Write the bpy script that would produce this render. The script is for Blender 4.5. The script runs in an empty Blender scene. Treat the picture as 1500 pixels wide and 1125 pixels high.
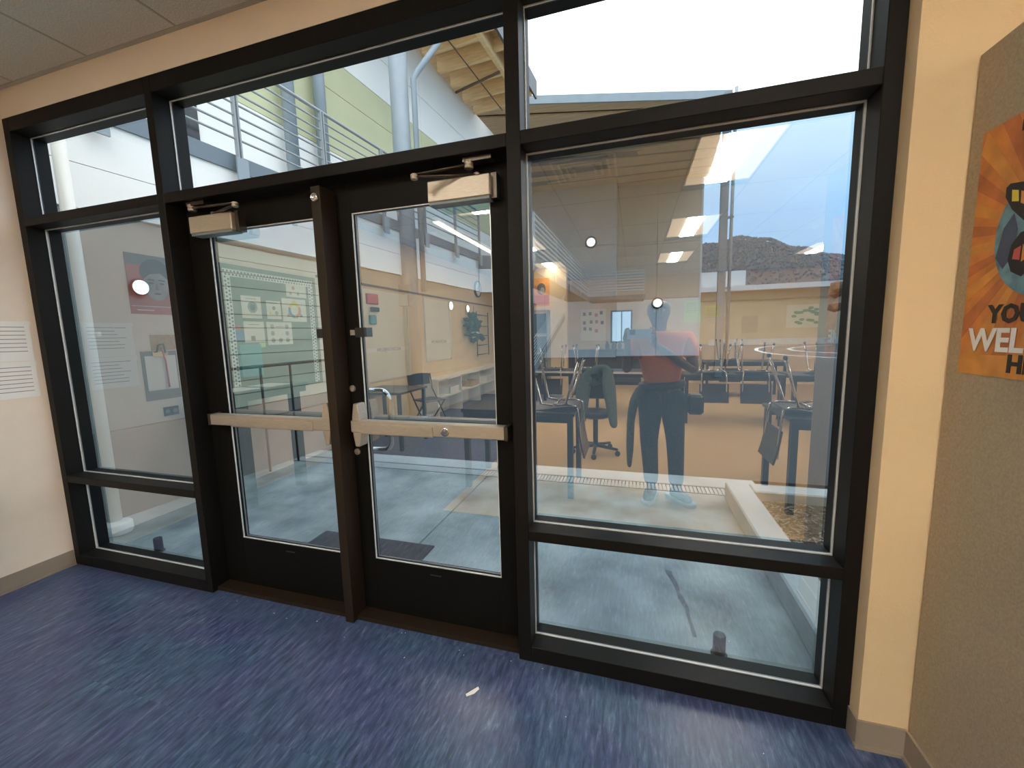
import bpy, bmesh, math, random
from mathutils import Vector, Matrix
random.seed(7)
C = bpy.context.scene.collection
S = bpy.context.scene
PI = math.pi

# ---------------------------------------------------------------- camera, sky, exposure
cam = bpy.data.cameras.new('camera'); camo = bpy.data.objects.new('camera', cam); C.objects.link(camo)
S.camera = camo
cam.sensor_fit = 'HORIZONTAL'; cam.sensor_width = 36.0; cam.lens = 590.2 / 1500 * 36
cam.clip_start = 0.005; cam.clip_end = 2000
rt, dn, fw = Vector((.95764, .28684, -.02532)), Vector((.01109, -.12459, -.99215)), Vector((-.28774, .94984, -.12249))
mw = Matrix((rt, -dn, -fw)).transposed().to_4x4(); mw.translation = (0, -1.5594, 1.435)
camo.matrix_world = mw
S.view_settings.view_transform = 'Standard'; S.view_settings.look = 'None'
S.view_settings.exposure = 0.0; S.view_settings.gamma = 1.0; S.view_settings.use_curve_mapping = False

SKY_ZENITH = 3.6
LAMP_CENTRE, LAMP_SIDE = 66.0, .75
w = bpy.data.worlds.new('overcast_sky'); S.world = w; w.use_nodes = True
nt = w.node_tree; nt.nodes.clear()
def nd(t, kind, **kw):
    n = t.nodes.new(kind)
    for k, v in kw.items(): setattr(n, k, v)
    return n
def lk(t, a, b): t.links.new(a, b)
tc = nd(nt, 'ShaderNodeTexCoord'); sep = nd(nt, 'ShaderNodeSeparateXYZ'); lk(nt, tc.outputs['Generated'], sep.inputs[0])
ramp = nd(nt, 'ShaderNodeValToRGB'); lk(nt, sep.outputs['Z'], ramp.inputs[0])
cr = ramp.color_ramp
cr.elements[0].position = 0.0; cr.elements[0].color = (.27, .37, .46, 1)
cr.elements[1].position = 1.0; cr.elements[1].color = (1, 1, 1, 1)
e = cr.elements.new(.22); e.color = (.265, .41, .57, 1)
e = cr.elements.new(.42); e.color = (.52, .57, .62, 1)
noi = nd(nt, 'ShaderNodeTexNoise'); noi.inputs['Scale'].default_value = 3.0; noi.inputs['Detail'].default_value = 5
mp = nd(nt, 'ShaderNodeMapping'); mp.inputs['Scale'].default_value = (1, 1, 3.0); lk(nt, tc.outputs['Generated'], mp.inputs[0]); lk(nt, mp.outputs[0], noi.inputs['Vector'])
mr = nd(nt, 'ShaderNodeMapRange'); mr.inputs['From Min'].default_value = .3; mr.inputs['From Max'].default_value = .7
mr.inputs['To Min'].default_value = .9; mr.inputs['To Max'].default_value = 1.12; lk(nt, noi.outputs['Fac'], mr.inputs['Value'])
mx = nd(nt, 'ShaderNodeVectorMath', operation='SCALE'); lk(nt, ramp.outputs[0], mx.inputs[0]); lk(nt, mr.outputs[0], mx.inputs['Scale'])
bg = nd(nt, 'ShaderNodeBackground'); bg.inputs['Strength'].default_value = SKY_ZENITH
lk(nt, mx.outputs[0], bg.inputs['Color'])
wo = nd(nt, 'ShaderNodeOutputWorld'); lk(nt, bg.outputs[0], wo.inputs[0])

# ---------------------------------------------------------------- materials
MATS = {}
def mat(name, col, rough=.6, metal=0.0, noise=None, bump=None, col2=None, stretch=(1, 1, 1), emit=None, spec=None):
    """noise=(scale, amount, detail): colour variation; bump=(scale, strength)"""
    m = bpy.data.materials.new(name); m.use_nodes = True; MATS[name] = m
    t = m.node_tree; b = t.nodes['Principled BSDF']
    b.inputs['Base Color'].default_value = (*col, 1); b.inputs['Roughness'].default_value = rough; b.inputs['Metallic'].default_value = metal
    if spec is not None: b.inputs['Specular IOR Level'].default_value = spec
    if noise or bump:
        tc = nd(t, 'ShaderNodeTexCoord'); mp = nd(t, 'ShaderNodeMapping'); mp.inputs['Scale'].default_value = stretch
        lk(t, tc.outputs['Object'], mp.inputs[0])
    if noise:
        n = nd(t, 'ShaderNodeTexNoise'); n.inputs['Scale'].default_value = noise[0]; n.inputs['Detail'].default_value = noise[2] if len(noise) > 2 else 4
        lk(t, mp.outputs[0], n.inputs['Vector'])
        r = nd(t, 'ShaderNodeValToRGB'); r.color_ramp.elements[0].position = .3; r.color_ramp.elements[1].position = .7
        a = noise[1]
        c0 = tuple(max(0, x * (1 - a)) for x in col); c1 = col2 or tuple(min(1, x * (1 + a)) for x in col)
        r.color_ramp.elements[0].color = (*c0, 1); r.color_ramp.elements[1].color = (*c1, 1)
        lk(t, n.outputs['Fac'], r.inputs[0]); lk(t, r.outputs[0], b.inputs['Base Color'])
    if bump:
        n = nd(t, 'ShaderNodeTexNoise'); n.inputs['Scale'].default_value = bump[0]; n.inputs['Detail'].default_value = 3
        lk(t, mp.outputs[0], n.inputs['Vector'])
        bp = nd(t, 'ShaderNodeBump'); bp.inputs['Strength'].default_value = bump[1]; bp.inputs['Distance'].default_value = .004
        lk(t, n.outputs['Fac'], bp.inputs['Height']); lk(t, bp.outputs[0], b.inputs['Normal'])
    if emit:
        b.inputs['Emission Color'].default_value = (*emit[0], 1); b.inputs['Emission Strength'].default_value = emit[1]
    return m
def glass(name, r0, tint):
    m = bpy.data.materials.new(name); m.use_nodes = True; MATS[name] = m
    t = m.node_tree; t.nodes.clear()
    tr = nd(t, 'ShaderNodeBsdfTransparent'); tr.inputs[0].default_value = (*tint, 1)
    gl = nd(t, 'ShaderNodeBsdfGlossy'); gl.inputs['Roughness'].default_value = 0.0; gl.inputs['Color'].default_value = (1, 1, 1, 1)
    lw = nd(t, 'ShaderNodeLayerWeight'); lw.inputs['Blend'].default_value = .5
    p = nd(t, 'ShaderNodeMath', operation='POWER'); p.inputs[1].default_value = 5; lk(t, lw.outputs['Facing'], p.inputs[0])
    ma = nd(t, 'ShaderNodeMath', operation='MULTIPLY_ADD'); ma.inputs[1].default_value = 1 - r0; ma.inputs[2].default_value = r0; lk(t, p.outputs[0], ma.inputs[0])
    mx = nd(t, 'ShaderNodeMixShader'); lk(t, ma.outputs[0], mx.inputs[0]); lk(t, tr.outputs[0], mx.inputs[1]); lk(t, gl.outputs[0], mx.inputs[2])
    o = nd(t, 'ShaderNodeOutputMaterial'); lk(t, mx.outputs[0], o.inputs[0])
    return m
glass('coated_glass', .38, (.50, .65, .735)); glass('clear_glass', .05, (.97, .99, .98))
def plain_transparent():
    m = bpy.data.materials.new('glass_back'); m.use_nodes = True; MATS['glass_back'] = m
    t = m.node_tree; t.nodes.clear(); tr = nd(t, 'ShaderNodeBsdfTransparent'); o = nd(t, 'ShaderNodeOutputMaterial'); lk(t, tr.outputs[0], o.inputs[0])
plain_transparent()

mat('dark_bronze', (.007, .0065, .006), .5, noise=(60, .2), spec=.18); mat('door_bronze', (.005, .0048, .0045), .55, spec=.14)
mat('bronze_strip', (.020, .013, .008), .5, spec=.25)
mat('bead_glint', (.62, .65, .67), .3, .2); mat('satin_metal', (.50, .45, .38), .5, .75, noise=(30, .08, 3), stretch=(1, 1, 12))
mat('dark_metal', (.10, .085, .07), .35, .8); mat('chrome', (.80, .80, .80), .12, 1.0); mat('black_metal', (.012, .012, .013), .4)
mat('wall_paint', (.84, .74, .64), .75, noise=(4, .04), bump=(160, .25)); mat('pier_paint', (.74, .57, .35), .75, noise=(3, .03), bump=(160, .25))
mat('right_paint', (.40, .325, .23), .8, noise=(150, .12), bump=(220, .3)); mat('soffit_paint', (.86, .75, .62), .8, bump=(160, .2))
mat('rubber_base', (.30, .25, .20), .55); mat('ceiling_tile', (.60, .61, .585), .95, noise=(170, .16, 2), bump=(120, .5)); mat('tee_bar', (.40, .39, .36), .5)
mat('class_paint', (.74, .56, .33), .75, noise=(3, .04)); mat('carpet', (.50, .33, .155), .95, noise=(220, .22, 2), bump=(200, .5))
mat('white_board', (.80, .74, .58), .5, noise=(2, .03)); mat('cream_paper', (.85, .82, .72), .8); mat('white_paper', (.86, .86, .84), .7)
mat('black_plastic', (.015, .015, .017), .4); mat('grey_plastic', (.22, .22, .22), .5); mat('black_top', (.025, .025, .027), .35)
mat('red_plastic', (.45, .06, .04), .5); mat('teal', (.10, .30, .32), .7); mat('blue', (.05, .12, .30), .7); mat('green', (.12, .26, .08), .8)
mat('yellow', (.75, .62, .08), .7); mat('lime', (.60, .75, .25), .7); mat('pink_red', (.60, .12, .10), .7); mat('tan_wood', (.50, .32, .15), .6, noise=(6, .2), stretch=(1, 8, 8))
mat('ink', (.03, .028, .028), .8); mat('grey_ink', (.30, .28, .27), .8); mat('brown_trim', (.16, .10, .06), .6)
mat('lamp_centre', (.9, .88, .8), .5, emit=((1, .93, .80), LAMP_CENTRE)); mat('lamp_side', (.85, .78, .66), .5, emit=((1, .80, .55), LAMP_SIDE))
mat('white_enamel', (.80, .78, .74), .4); mat('wall_lamp_glow', (.9, .9, .88), .4, emit=((1, .98, .94), 3.0))
# outside
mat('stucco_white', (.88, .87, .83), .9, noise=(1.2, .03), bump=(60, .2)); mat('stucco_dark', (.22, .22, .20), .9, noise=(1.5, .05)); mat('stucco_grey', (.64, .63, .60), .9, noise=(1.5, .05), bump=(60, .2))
mat('stucco_green', (.58, .58, .36), .9, noise=(1.2, .06), bump=(60, .2)); mat('siding', (.52, .52, .38), .8, noise=(3, .1), stretch=(1, .1, 2))
mat('clad_base', (.22, .20, .175), .85, noise=(2, .06)); mat('steel_paint', (.20, .24, .26), .5); mat('galv', (.27, .32, .35), .5, noise=(5, .06)); mat('fascia_steel', (.16, .20, .23), .55)
mat('white_steel', (.72, .72, .70), .45); mat('wood_joist', (.86, .60, .31), .7, noise=(3, .14, 6), stretch=(1, 10, 10)); mat('wood_board', (.72, .50, .27), .7, noise=(2, .16, 6), stretch=(.6, 8, 8))
mat('roof_metal', (.10, .11, .12), .5, .3); mat('concrete', (.33, .36, .345), .9, noise=(2.6, .5, 12), bump=(90, .3)); mat('concrete_light', (.48, .48, .46), .9, noise=(2.5, .14, 8), bump=(90, .3))
mat('asphalt', (.060, .062, .066), .9, noise=(40, .25), bump=(140, .4)); mat('white_line', (.75, .75, .73), .8); mat('rubber_mat', (.030, .028, .028), .85, noise=(90, .4), bump=(160, .6))
mat('wet', (.11, .12, .12), .35, noise=(30, .3)); mat('chip_a', (.14, .10, .07), .9); mat('chip_b', (.36, .31, .25), .9); mat('soil', (.09, .065, .045), 1.0, noise=(30, .5))
mat('hill', (.058, .095, .120), 1.0, noise=(.25, .35, 10)); mat('hill_tree_haze', (.095, .160, .205), 1.0, noise=(.2, .15)); mat('far_tan', (.46, .38, .27), .9, noise=(.6, .05)); mat('far_band', (.33, .29, .23), .9); mat('stucco_tan', (.60, .53, .44), .9, noise=(1.2, .04)); mat('rail_grey', (.30, .32, .33), .5); mat('lamp_strip', (.85, .8, .7), .5, emit=((1, .84, .58), 5.0)); mat('far_white', (.60, .62, .62), .9)  # hill and its trees: bluish distance haze is mixed into the base colours
mat('pvc_white', (.78, .77, .72), .45); mat('foliage', (.16, .10, .06), .9); mat('dark_glass', (.03, .035, .04), .1)
# person
mat('skin', (.22, .125, .085), .55, noise=(40, .1)); mat('orange_shirt', (.95, .25, .035), .85, noise=(60, .06)); mat('jeans', (.035, .055, .085), .9, noise=(120, .25)); mat('jacket', (.06, .09, .08), .9, noise=(70, .3))
mat('shoe', (.16, .20, .23), .7); mat('sole', (.50, .52, .53), .7); mat('eye_white', (.75, .73, .70), .3); mat('belt', (.02, .02, .02), .5)

def floor_mat():
    m = mat('blue_lino', (.035, .055, .15), .34); t = m.node_tree; b = t.nodes['Principled BSDF']
    tc = nd(t, 'ShaderNodeTexCoord')
    def streak(rot, sx, sy, seed):
        mp = nd(t, 'ShaderNodeMapping'); mp.inputs['Rotation'].default_value = (0, 0, rot); mp.inputs['Scale'].default_value = (sx, sy, 1); mp.inputs['Location'].default_value = (seed, seed, 0)
        lk(t, tc.outputs['Object'], mp.inputs[0]); n = nd(t, 'ShaderNodeTexNoise'); n.inputs['Scale'].default_value = 1; n.inputs['Detail'].default_value = 9; n.inputs['Roughness'].default_value = .68; n.inputs['Distortion'].default_value = .5
        lk(t, mp.outputs[0], n.inputs['Vector']); return n
    a = streak(.22, 55, 9, 0); c = streak(-.30, 70, 13, 4); d = streak(0, 1.3, 1.3, 9)
    ck = nd(t, 'ShaderNodeTexChecker'); ck.inputs['Scale'].default_value = 1.7; ck.inputs['Color1'].default_value = (.85, .85, .85, 1); ck.inputs['Color2'].default_value = (.15, .15, .15, 1)
    lk(t, tc.outputs['Object'], ck.inputs['Vector'])
    mxf = nd(t, 'ShaderNodeMix'); mxf.data_type = 'FLOAT'; lk(t, ck.outputs['Fac'], mxf.inputs[0]); lk(t, a.outputs['Fac'], mxf.inputs[2]); lk(t, c.outputs['Fac'], mxf.inputs[3])
    r = nd(t, 'ShaderNodeValToRGB'); el = r.color_ramp.elements
    el[0].position = .30; el[0].color = (.017, .028, .066, 1); el[1].position = .74; el[1].color = (.21, .25, .36, 1)
    x = el.new(.46); x.color = (.044, .068, .150, 1); x = el.new(.58); x.color = (.080, .112, .215, 1)
    lk(t, mxf.outputs[0], r.inputs[0])
    r2 = nd(t, 'ShaderNodeValToRGB'); r2.color_ramp.elements[0].position = .42; r2.color_ramp.elements[0].color = (1.0, .9, 1.0, 1); r2.color_ramp.elements[1].position = .58; r2.color_ramp.elements[1].color = (.85, 1.05, 1.0, 1)
    lk(t, d.outputs['Fac'], r2.inputs[0])
    mu = nd(t, 'ShaderNodeMix'); mu.data_type = 'RGBA'; mu.blend_type = 'MULTIPLY'; mu.inputs[0].default_value = 1
    lk(t, r.outputs[0], mu.inputs[6]); lk(t, r2.outputs[0], mu.inputs[7]); lk(t, mu.outputs[2], b.inputs['Base Color'])
    bp = nd(t, 'ShaderNodeBump'); bp.inputs['Strength'].default_value = .12; bp.inputs['Distance'].default_value = .002; lk(t, mxf.outputs[0], bp.inputs['Height']); lk(t, bp.outputs[0], b.inputs['Normal'])
floor_mat()

# ---------------------------------------------------------------- mesh helpers
def BM(): return bmesh.new()
def bx(bm, x0, x1, y0, y1, z0, z1, M=None):
    vs = [bm.verts.new(Vector((x, y, z)) if M is None else M @ Vector((x, y, z))) for z in (z0, z1) for y in (y0, y1) for x in (x0, x1)]
    for f in ((0, 2, 3, 1), (4, 5, 7, 6), (0, 1, 5, 4), (2, 6, 7, 3), (1, 3, 7, 5), (0, 4, 6, 2)): bm.faces.new([vs[i] for i in f])
    return bm
def tube(bm, pts, r, n=8, caps=True, r2=None):
    """rings along a polyline; r may be a list"""
    pts = [Vector(p) for p in pts]; rs = r if isinstance(r, (list, tuple)) else [r] * len(pts)
    rings = []; up = None
    for i, p in enumerate(pts):
        d = (pts[min(i + 1, len(pts) - 1)] - pts[max(i - 1, 0)])
        d = d.normalized() if d.length > 1e-9 else Vector((0, 0, 1))
        if up is None: up = Vector((0, 0, 1)) if abs(d.z) < .9 else Vector((1, 0, 0))
        s = d.cross(up); s = s.normalized() if s.length > 1e-6 else d.orthogonal().normalized()
        up = s.cross(d).normalized()
        rings.append([bm.verts.new(p + (s * math.cos(a) + up * math.sin(a) * (r2 or 1)) * rs[i]) for a in (2 * PI * k / n for k in range(n))])
    for a, b in zip(rings, rings[1:]):
        for k in range(n): f = bm.faces.new((a[k], a[(k + 1) % n], b[(k + 1) % n], b[k])); f.smooth = n > 5
    if caps: bm.faces.new(rings[0][::-1]); bm.faces.new(rings[-1])
    return bm
def lathe(bm, prof, M=None, n=16):
    """profile [(r, z)] around z"""
    M = M or Matrix(); rings = []
    for r, z in prof:
        rings.append([bm.verts.new(M @ Vector((max(r, 1e-4) * math.cos(2 * PI * k / n), max(r, 1e-4) * math.sin(2 * PI * k / n), z))) for k in range(n)])
    for a, b in zip(rings, rings[1:]):
        for k in range(n): f = bm.faces.new((a[k], a[(k + 1) % n], b[(k + 1) % n], b[k])); f.smooth = True
    bm.faces.new(rings[0][::-1]); bm.faces.new(rings[-1]); return bm
def prism(bm, pts, h, M=None, z0=0.0):
    """2D outline extruded along local z"""
    M = M or Matrix()
    a = [bm.verts.new(M @ Vector((x, y, z0))) for x, y in pts]; b = [bm.verts.new(M @ Vector((x, y, z0 + h))) for x, y in pts]
    bm.faces.new(a[::-1]); bm.faces.new(b); n = len(pts)
    for i in range(n): bm.faces.new((a[i], a[(i + 1) % n], b[(i + 1) % n], b[i]))
    return bm
def ell(cx, cy, rx, ry_, n=20, a0=0, a1=2 * PI): return [(cx + rx * math.cos(a0 + (a1 - a0) * k / n), cy + ry_ * math.sin(a0 + (a1 - a0) * k / n)) for k in range(n + (0 if a1 - a0 > 6.28 else 1))]
def obj(name, bm, m, parent=None, bevel=0, kind=None, label=None):
    bmesh.ops.recalc_face_normals(bm, faces=bm.faces)
    if bevel: bmesh.ops.bevel(bm, geom=list(bm.edges), offset=bevel, segments=1, affect='EDGES', clamp_overlap=True)
    me = bpy.data.meshes.new(name); bm.to_mesh(me); bm.free()
    me.materials.append(MATS[m] if isinstance(m, str) else m)
    o = bpy.data.objects.new(name, me); C.objects.link(o)
    if parent: o.parent = parent
    if kind: o['kind'] = kind
    if label: o['label'] = label
    return o
def box(name, x0, x1, y0, y1, z0, z1, m, parent=None, bevel=0, kind=None, label=None):
    return obj(name, bx(BM(), min(x0, x1), max(x0, x1), min(y0, y1), max(y0, y1), min(z0, z1), max(z0, z1)), m, parent, bevel, kind, label)
def thing(name, label, cat, loc=(0, 0, 0), rz=0, group=None, kind=None):
    o = bpy.data.objects.new(name, None); C.objects.link(o); o.location = loc; o.rotation_euler = (0, 0, rz)
    o.empty_display_size = .1; o['label'] = label; o['category'] = cat
    if group: o['group'] = group
    if kind: o['kind'] = kind
    return o
def tag(o, label, cat, group=None):
    o['label'] = label; o['category'] = cat
    if group: o['group'] = group
    return o
def dup(root, loc, rz, label, group=None):
    r = root.copy(); C.objects.link(r); r.location = loc; r.rotation_euler = (0, 0, rz); r['label'] = label
    if group: r['group'] = group
    for ch in list(root.children):
        c = ch.copy(); C.objects.link(c); c.parent = r
        for g in list(ch.children):
            d = g.copy(); C.objects.link(d); d.parent = c
    return r
def struct(name, label=None):
    o = bpy.data.objects.new(name, None); C.objects.link(o); o['kind'] = 'structure'; o.empty_display_size = .1
    if label: o['label'] = label
    return o
def text(name, s, size, M, m, parent=None, depth=.0006, align='CENTER', bold=0):
    cu = bpy.data.curves.new(name, 'FONT'); cu.body = s; cu.size = size; cu.extrude = depth; cu.align_x = align; cu.offset = bold; cu.resolution_u = 2
    tmp = bpy.data.objects.new(name, cu); C.objects.link(tmp)
    bpy.context.view_layer.update()
    me = bpy.data.meshes.new_from_object(tmp.evaluated_get(bpy.context.evaluated_depsgraph_get()))
    bpy.data.objects.remove(tmp); me.transform(M); me.materials.clear(); me.materials.append(MATS[m])
    o = bpy.data.objects.new(name, me); C.objects.link(o)
    if parent: o.parent = parent
    return o
YG = .09
def ry(y): return 2 * YG - y                       # depth seen in the glass -> depth in the room
def LW(y, z, off=.0): return Matrix(((0, 0, 1, -3.52 + off), (1, 0, 0, y), (0, 1, 0, z), (0, 0, 0, 1)))   # local frame on the left wall, x runs to +y
def RW(y, z, off=.0): return Matrix(((0, 0, -1, .885 - off), (-1, 0, 0, y), (0, 1, 0, z), (0, 0, 0, 1)))  # right wall, x runs to -y
def BW(x, z, off=.0, y=-10.0): return Matrix(((1, 0, 0, x), (0, 0, -1, y + off), (0, 1, 0, z), (0, 0, 0, 1)))
def BWm(x, z, off=.0, y=-10.0): return Matrix(((-1, 0, 0, x), (0, 0, 1, y + off), (0, 1, 0, z), (0, 0, 0, 1)))   # faces +y, x runs to -x

XL, XR, YB, CH = -3.52, 5.0, -10.0, 2.9
# ================================================================ ROOM SHELL
fl = struct('floor', 'blue marbled sheet lino and tan carpet floor')
b = BM(); bx(b, XL, XR, -1.08, .06, -.1, 0); bx(b, XL, -1.5, YB, -1.08, -.1, 0)
obj('lino', b, 'blue_lino', fl); box('carpet', -1.5, XR, YB, -1.08, -.1, .004, 'carpet', fl)
b = BM(); prism(b, [(-.625, -.235), (-.600, -.215), (-.588, -.190), (-.596, -.180), (-.612, -.200), (-.632, -.226)], .0012)
obj('scuff_mark', b, 'white_paper', fl, label='pale scuff mark on the blue lino')
for i in range(14):
    x = random.uniform(-2.2, .5); y = random.uniform(-.05, .02) - random.random() ** 3 * .2; s = random.uniform(.003, .007)
    if i == 0: fb = BM()
    prism(fb, [(x, y), (x + s, y + s * .4), (x + s * .6, y + s)], .002)
obj('litter_flecks', fb, 'white_paper', fl, kind='stuff')
wl = struct('wall_left', 'cream textured wall on the left'); box('plaster', XL - .15, XL, -2.32, .0, 0, 3.2, 'wall_paint', wl); box('plaster', XL - .15, XL, YB, -2.32, 0, 3.2, 'class_paint', wl, label='yellower beige stretch of the left wall')
b = BM(); bx(b, XL, XL + .006, YB, -.004, 0, .10); bx(b, XL, XL + .014, YB, -.004, 0, .012)
obj('baseboard_left', b, 'rubber_base', kind='structure')
wf = struct('wall_front', 'cream wall above and beside the glazing')
box('head_wall', -3.67, .742, 0, .16, 2.746, 3.2, 'soffit_paint', wf)
box('outer_return', -4.2, XL, .0, .16, 0, 3.2, 'stucco_white', wf)
b = BM(); bx(b, .749, XR, -.055, .16, 0, 3.2); obj('pier', b, 'pier_paint', wf)
b = BM(); bx(b, .747, .880, -.063, -.055, 0, .10); bx(b, .742, .749, -.063, -.002, 0, .10); bx(b, .739, .880, -.070, -.055, 0, .012)
obj('baseboard_front', b, 'rubber_base', kind='structure')
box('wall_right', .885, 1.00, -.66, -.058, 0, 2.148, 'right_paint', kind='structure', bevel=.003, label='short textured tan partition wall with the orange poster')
b = BM(); bx(b, .877, .885, -.66, -.063, 0, .10); bx(b, .869, .885, -.66, -.07, 0, .012); obj('baseboard_right', b, 'rubber_base', kind='structure')
wr = struct('wall_side'); box('plaster', XR, XR + .15, YB, .16, 0, 3.2, 'class_paint', wr)
wb = struct('wall_back', 'beige rear wall of the classroom')
wx0, wx1, wz0, wz1 = -.62, -.04, 1.12, 2.02
b = BM(); bx(b, XL - .15, wx0, YB - .15, YB, 0, 3.2); bx(b, wx1, XR + .15, YB - .15, YB, 0, 3.2); bx(b, wx0, wx1, YB - .15, YB, 0, wz0); bx(b, wx0, wx1, YB - .15, YB, wz1, 3.2)
obj('plaster', b, 'class_paint', wb)
w5 = struct('window_2', 'small rear window'); b = BM()
bx(b, wx0, wx0 + .04, YB - .1, YB + .02, wz0, wz1); bx(b, wx1 - .04, wx1, YB - .1, YB + .02, wz0, wz1); bx(b, wx0, wx1, YB - .1, YB + .02, wz0, wz0 + .04); bx(b, wx0, wx1, YB - .1, YB + .02, wz1 - .04, wz1); bx(b, -.34, -.31, YB - .08, YB, wz0, wz1)
obj('window_frame', b, 'dark_bronze', w5); box('glass_pane', wx0 + .04, wx1 - .04, YB - .06, YB - .055, wz0 + .04, wz1 - .04, 'clear_glass', w5)
pt = struct('wall_partition', 'beige partition pier before the rear wall'); box('plaster', -2.3, -1.45, ry(7.8), ry(7.6), 0, CH, 'class_paint', pt)
# ceiling
ce = struct('ceiling', 'suspended ceiling of speckled grey tiles'); box('deck', XL, XR, YB, 0, CH + .03, CH + .2, 'ceiling_tile', ce)
lamp_spots = [(.77, 2.545), (.77, 4.93), (.77, 7.42), (-1.756, 2.6), (-1.756, 5.05), (-1.756, 7.49), (3.36, 2.6), (3.36, 5.05), (3.36, 7.55)]
xs = []; x = .46 - .63 * 7
while x < XR: xs.append(x); x += .63
ys = [0]; y = -.63
while y > YB: ys.append(y); y -= 1.24
ys.append(YB); shared = {}
for i in range(-1, len(xs)):
    a = xs[i] if i >= 0 else XL; bb = xs[i + 1] if i + 1 < len(xs) else XR
    if bb - a < .05: continue
    for j in range(len(ys) - 1):
        y1, y0 = ys[j], ys[j + 1]
        if any(a < lx < bb and y0 < ry(ly) < y1 for lx, ly in lamp_spots) : continue
        key = (round(bb - a, 3), round(y1 - y0, 3))
        if key not in shared:
            o = box('ceiling_tile', -(bb - a) / 2 + .004, (bb - a) / 2 - .004, -(y1 - y0) / 2 + .004, (y1 - y0) / 2 - .004, 0, .03, 'ceiling_tile', ce); shared[key] = o
        else:
            o = shared[key].copy(); C.objects.link(o)
        o.location = ((a + bb) / 2, (y0 + y1) / 2, CH)
b = BM()
for x in xs: bx(b, x - .006, x + .006, YB, 0, CH - .002, CH + .02)
for y in ys[1:-1]: bx(b, XL, XR, y - .006, y + .006, CH - .003, CH + .02)
bx(b, XL, XR, -.02, 0, CH - .004, CH + .02); bx(b, XL, XL + .02, YB, 0, CH - .004, CH + .02)
obj('tee_grid', b, 'tee_bar', ce)

# ================================================================ STOREFRONT
sf = struct('window_1', 'dark bronze storefront glazing around the double doors')
D0, D1 = 0.0, .16
Vx = dict(LJ=(-3.521, -3.467), A=(-2.350, -2.301), B=(-.472, -.416), RJ=(.699, .749))
def member(name, x0, x1, z0, z1, y0=D0, y1=D1): return box(name, x0, x1, y0, y1, z0, z1, 'dark_bronze', sf, bevel=.002)
member('jamb', *Vx['LJ'], 0, 2.746); member('jamb', *Vx['RJ'], 0, 2.746); member('mullion', *Vx['A'], 0, 2.746); member('mullion', *Vx['B'], 0, 2.746)
for a, c in (('LJ', 'A'), ('A', 'B'), ('B', 'RJ')):
    x0, x1 = Vx[a][1], Vx[c][0]
    member('head', x0, x1, 2.67, 2.746); member('transom_bar', x0, x1, 2.143, 2.193)
    if a != 'A': member('rail', x0, x1, .564, .609); member('sill', x0, x1, 0, .071)
def bead(x0, x1, z0, z1, y, parent, t=.0045, d=.006):  # real bead, but its pale colour paints the sky glint round each pane
    b = BM()
    for (p, q, r, s) in ((x0, x0 + t, z0, z1), (x1 - t, x1, z0, z1), (x0 + t, x1 - t, z0, z0 + t), (x0 + t, x1 - t, z1 - t, z1)): bx(b, p, q, y - d, y, r, s)
    return obj('glazing_bead', b, 'bead_glint', parent)
def pane(x0, x1, z0, z1, m, parent, y=YG):
    b = BM(); bx(b, x0, x1, y, y + .006, z0, z1); o = obj('glass_pane', b, m, parent); me = o.data
    me.materials.append(MATS['glass_back'])
    for p in me.polygons: p.material_index = 0 if p.normal.y < -.9 else 1
    return o
for a, c in (('LJ', 'A'), ('A', 'B'), ('B', 'RJ')):
    x0, x1 = Vx[a][1], Vx[c][0]
    cells = [(2.193, 2.67, 'clear_glass')] + ([(.609, 2.143, 'coated_glass'), (.071, .564, 'coated_glass')] if a != 'A' else [])
    for z0, z1, m in cells: pane(x0, x1, z0, z1, m, sf); bead(x0, x1, z0, z1, YG, sf)
cm = box('center_mullion', -1.392, -1.342, 0, .14, .0, 2.112, 'bronze_strip', sf, bevel=.002)
M = Matrix.Translation((-1.367, 0, 2.062)) @ Matrix.Rotation(PI / 2, 4, 'X')
b = BM(); lathe(b, [(.019, -.004), (.019, .010), (.015, .013), (.012, .013), (.011, .008), (.003, .008)], M, 20); obj('lock_cylinder', b, 'chrome', cm)
box('threshold', -2.301, -.472, .03, .22, 0, .022, 'bronze_strip', sf)

DY = .10
def door(n, x0, x1, gx0, gx1, label, hinge):
    d = struct('door_%d' % n, label); gz0, gz1 = .305, 2.012; y0, y1 = DY, DY + .045
    for q, r in ((x0, gx0), (gx1, x1)): box('stile', q, r, y0, y1, .024, 2.138, 'door_bronze', d, bevel=.0015)
    box('top_rail', gx0, gx1, y0, y1, gz1, 2.138, 'door_bronze', d); br = box('bottom_rail', gx0, gx1, y0, y1, .024, gz0, 'door_bronze', d)
    box('weep_slot', (gx0 + gx1) / 2 - .03, (gx0 + gx1) / 2 + .03, y0 - .001, y0 + .01, .262, .268, 'dark_metal', br)
    pane(gx0, gx1, gz0, gz1, 'coated_glass', d, DY + .018); bead(gx0, gx1, gz0, gz1, DY + .010, d, .0045, .006)
    return d
dl = door(1, -2.299, -1.369, -2.155, -1.472, 'left leaf of the dark bronze double doors', -1)
dr = door(2, -1.365, -.474, -1.262, -.578, 'right leaf of the dark bronze double doors', 1)
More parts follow.
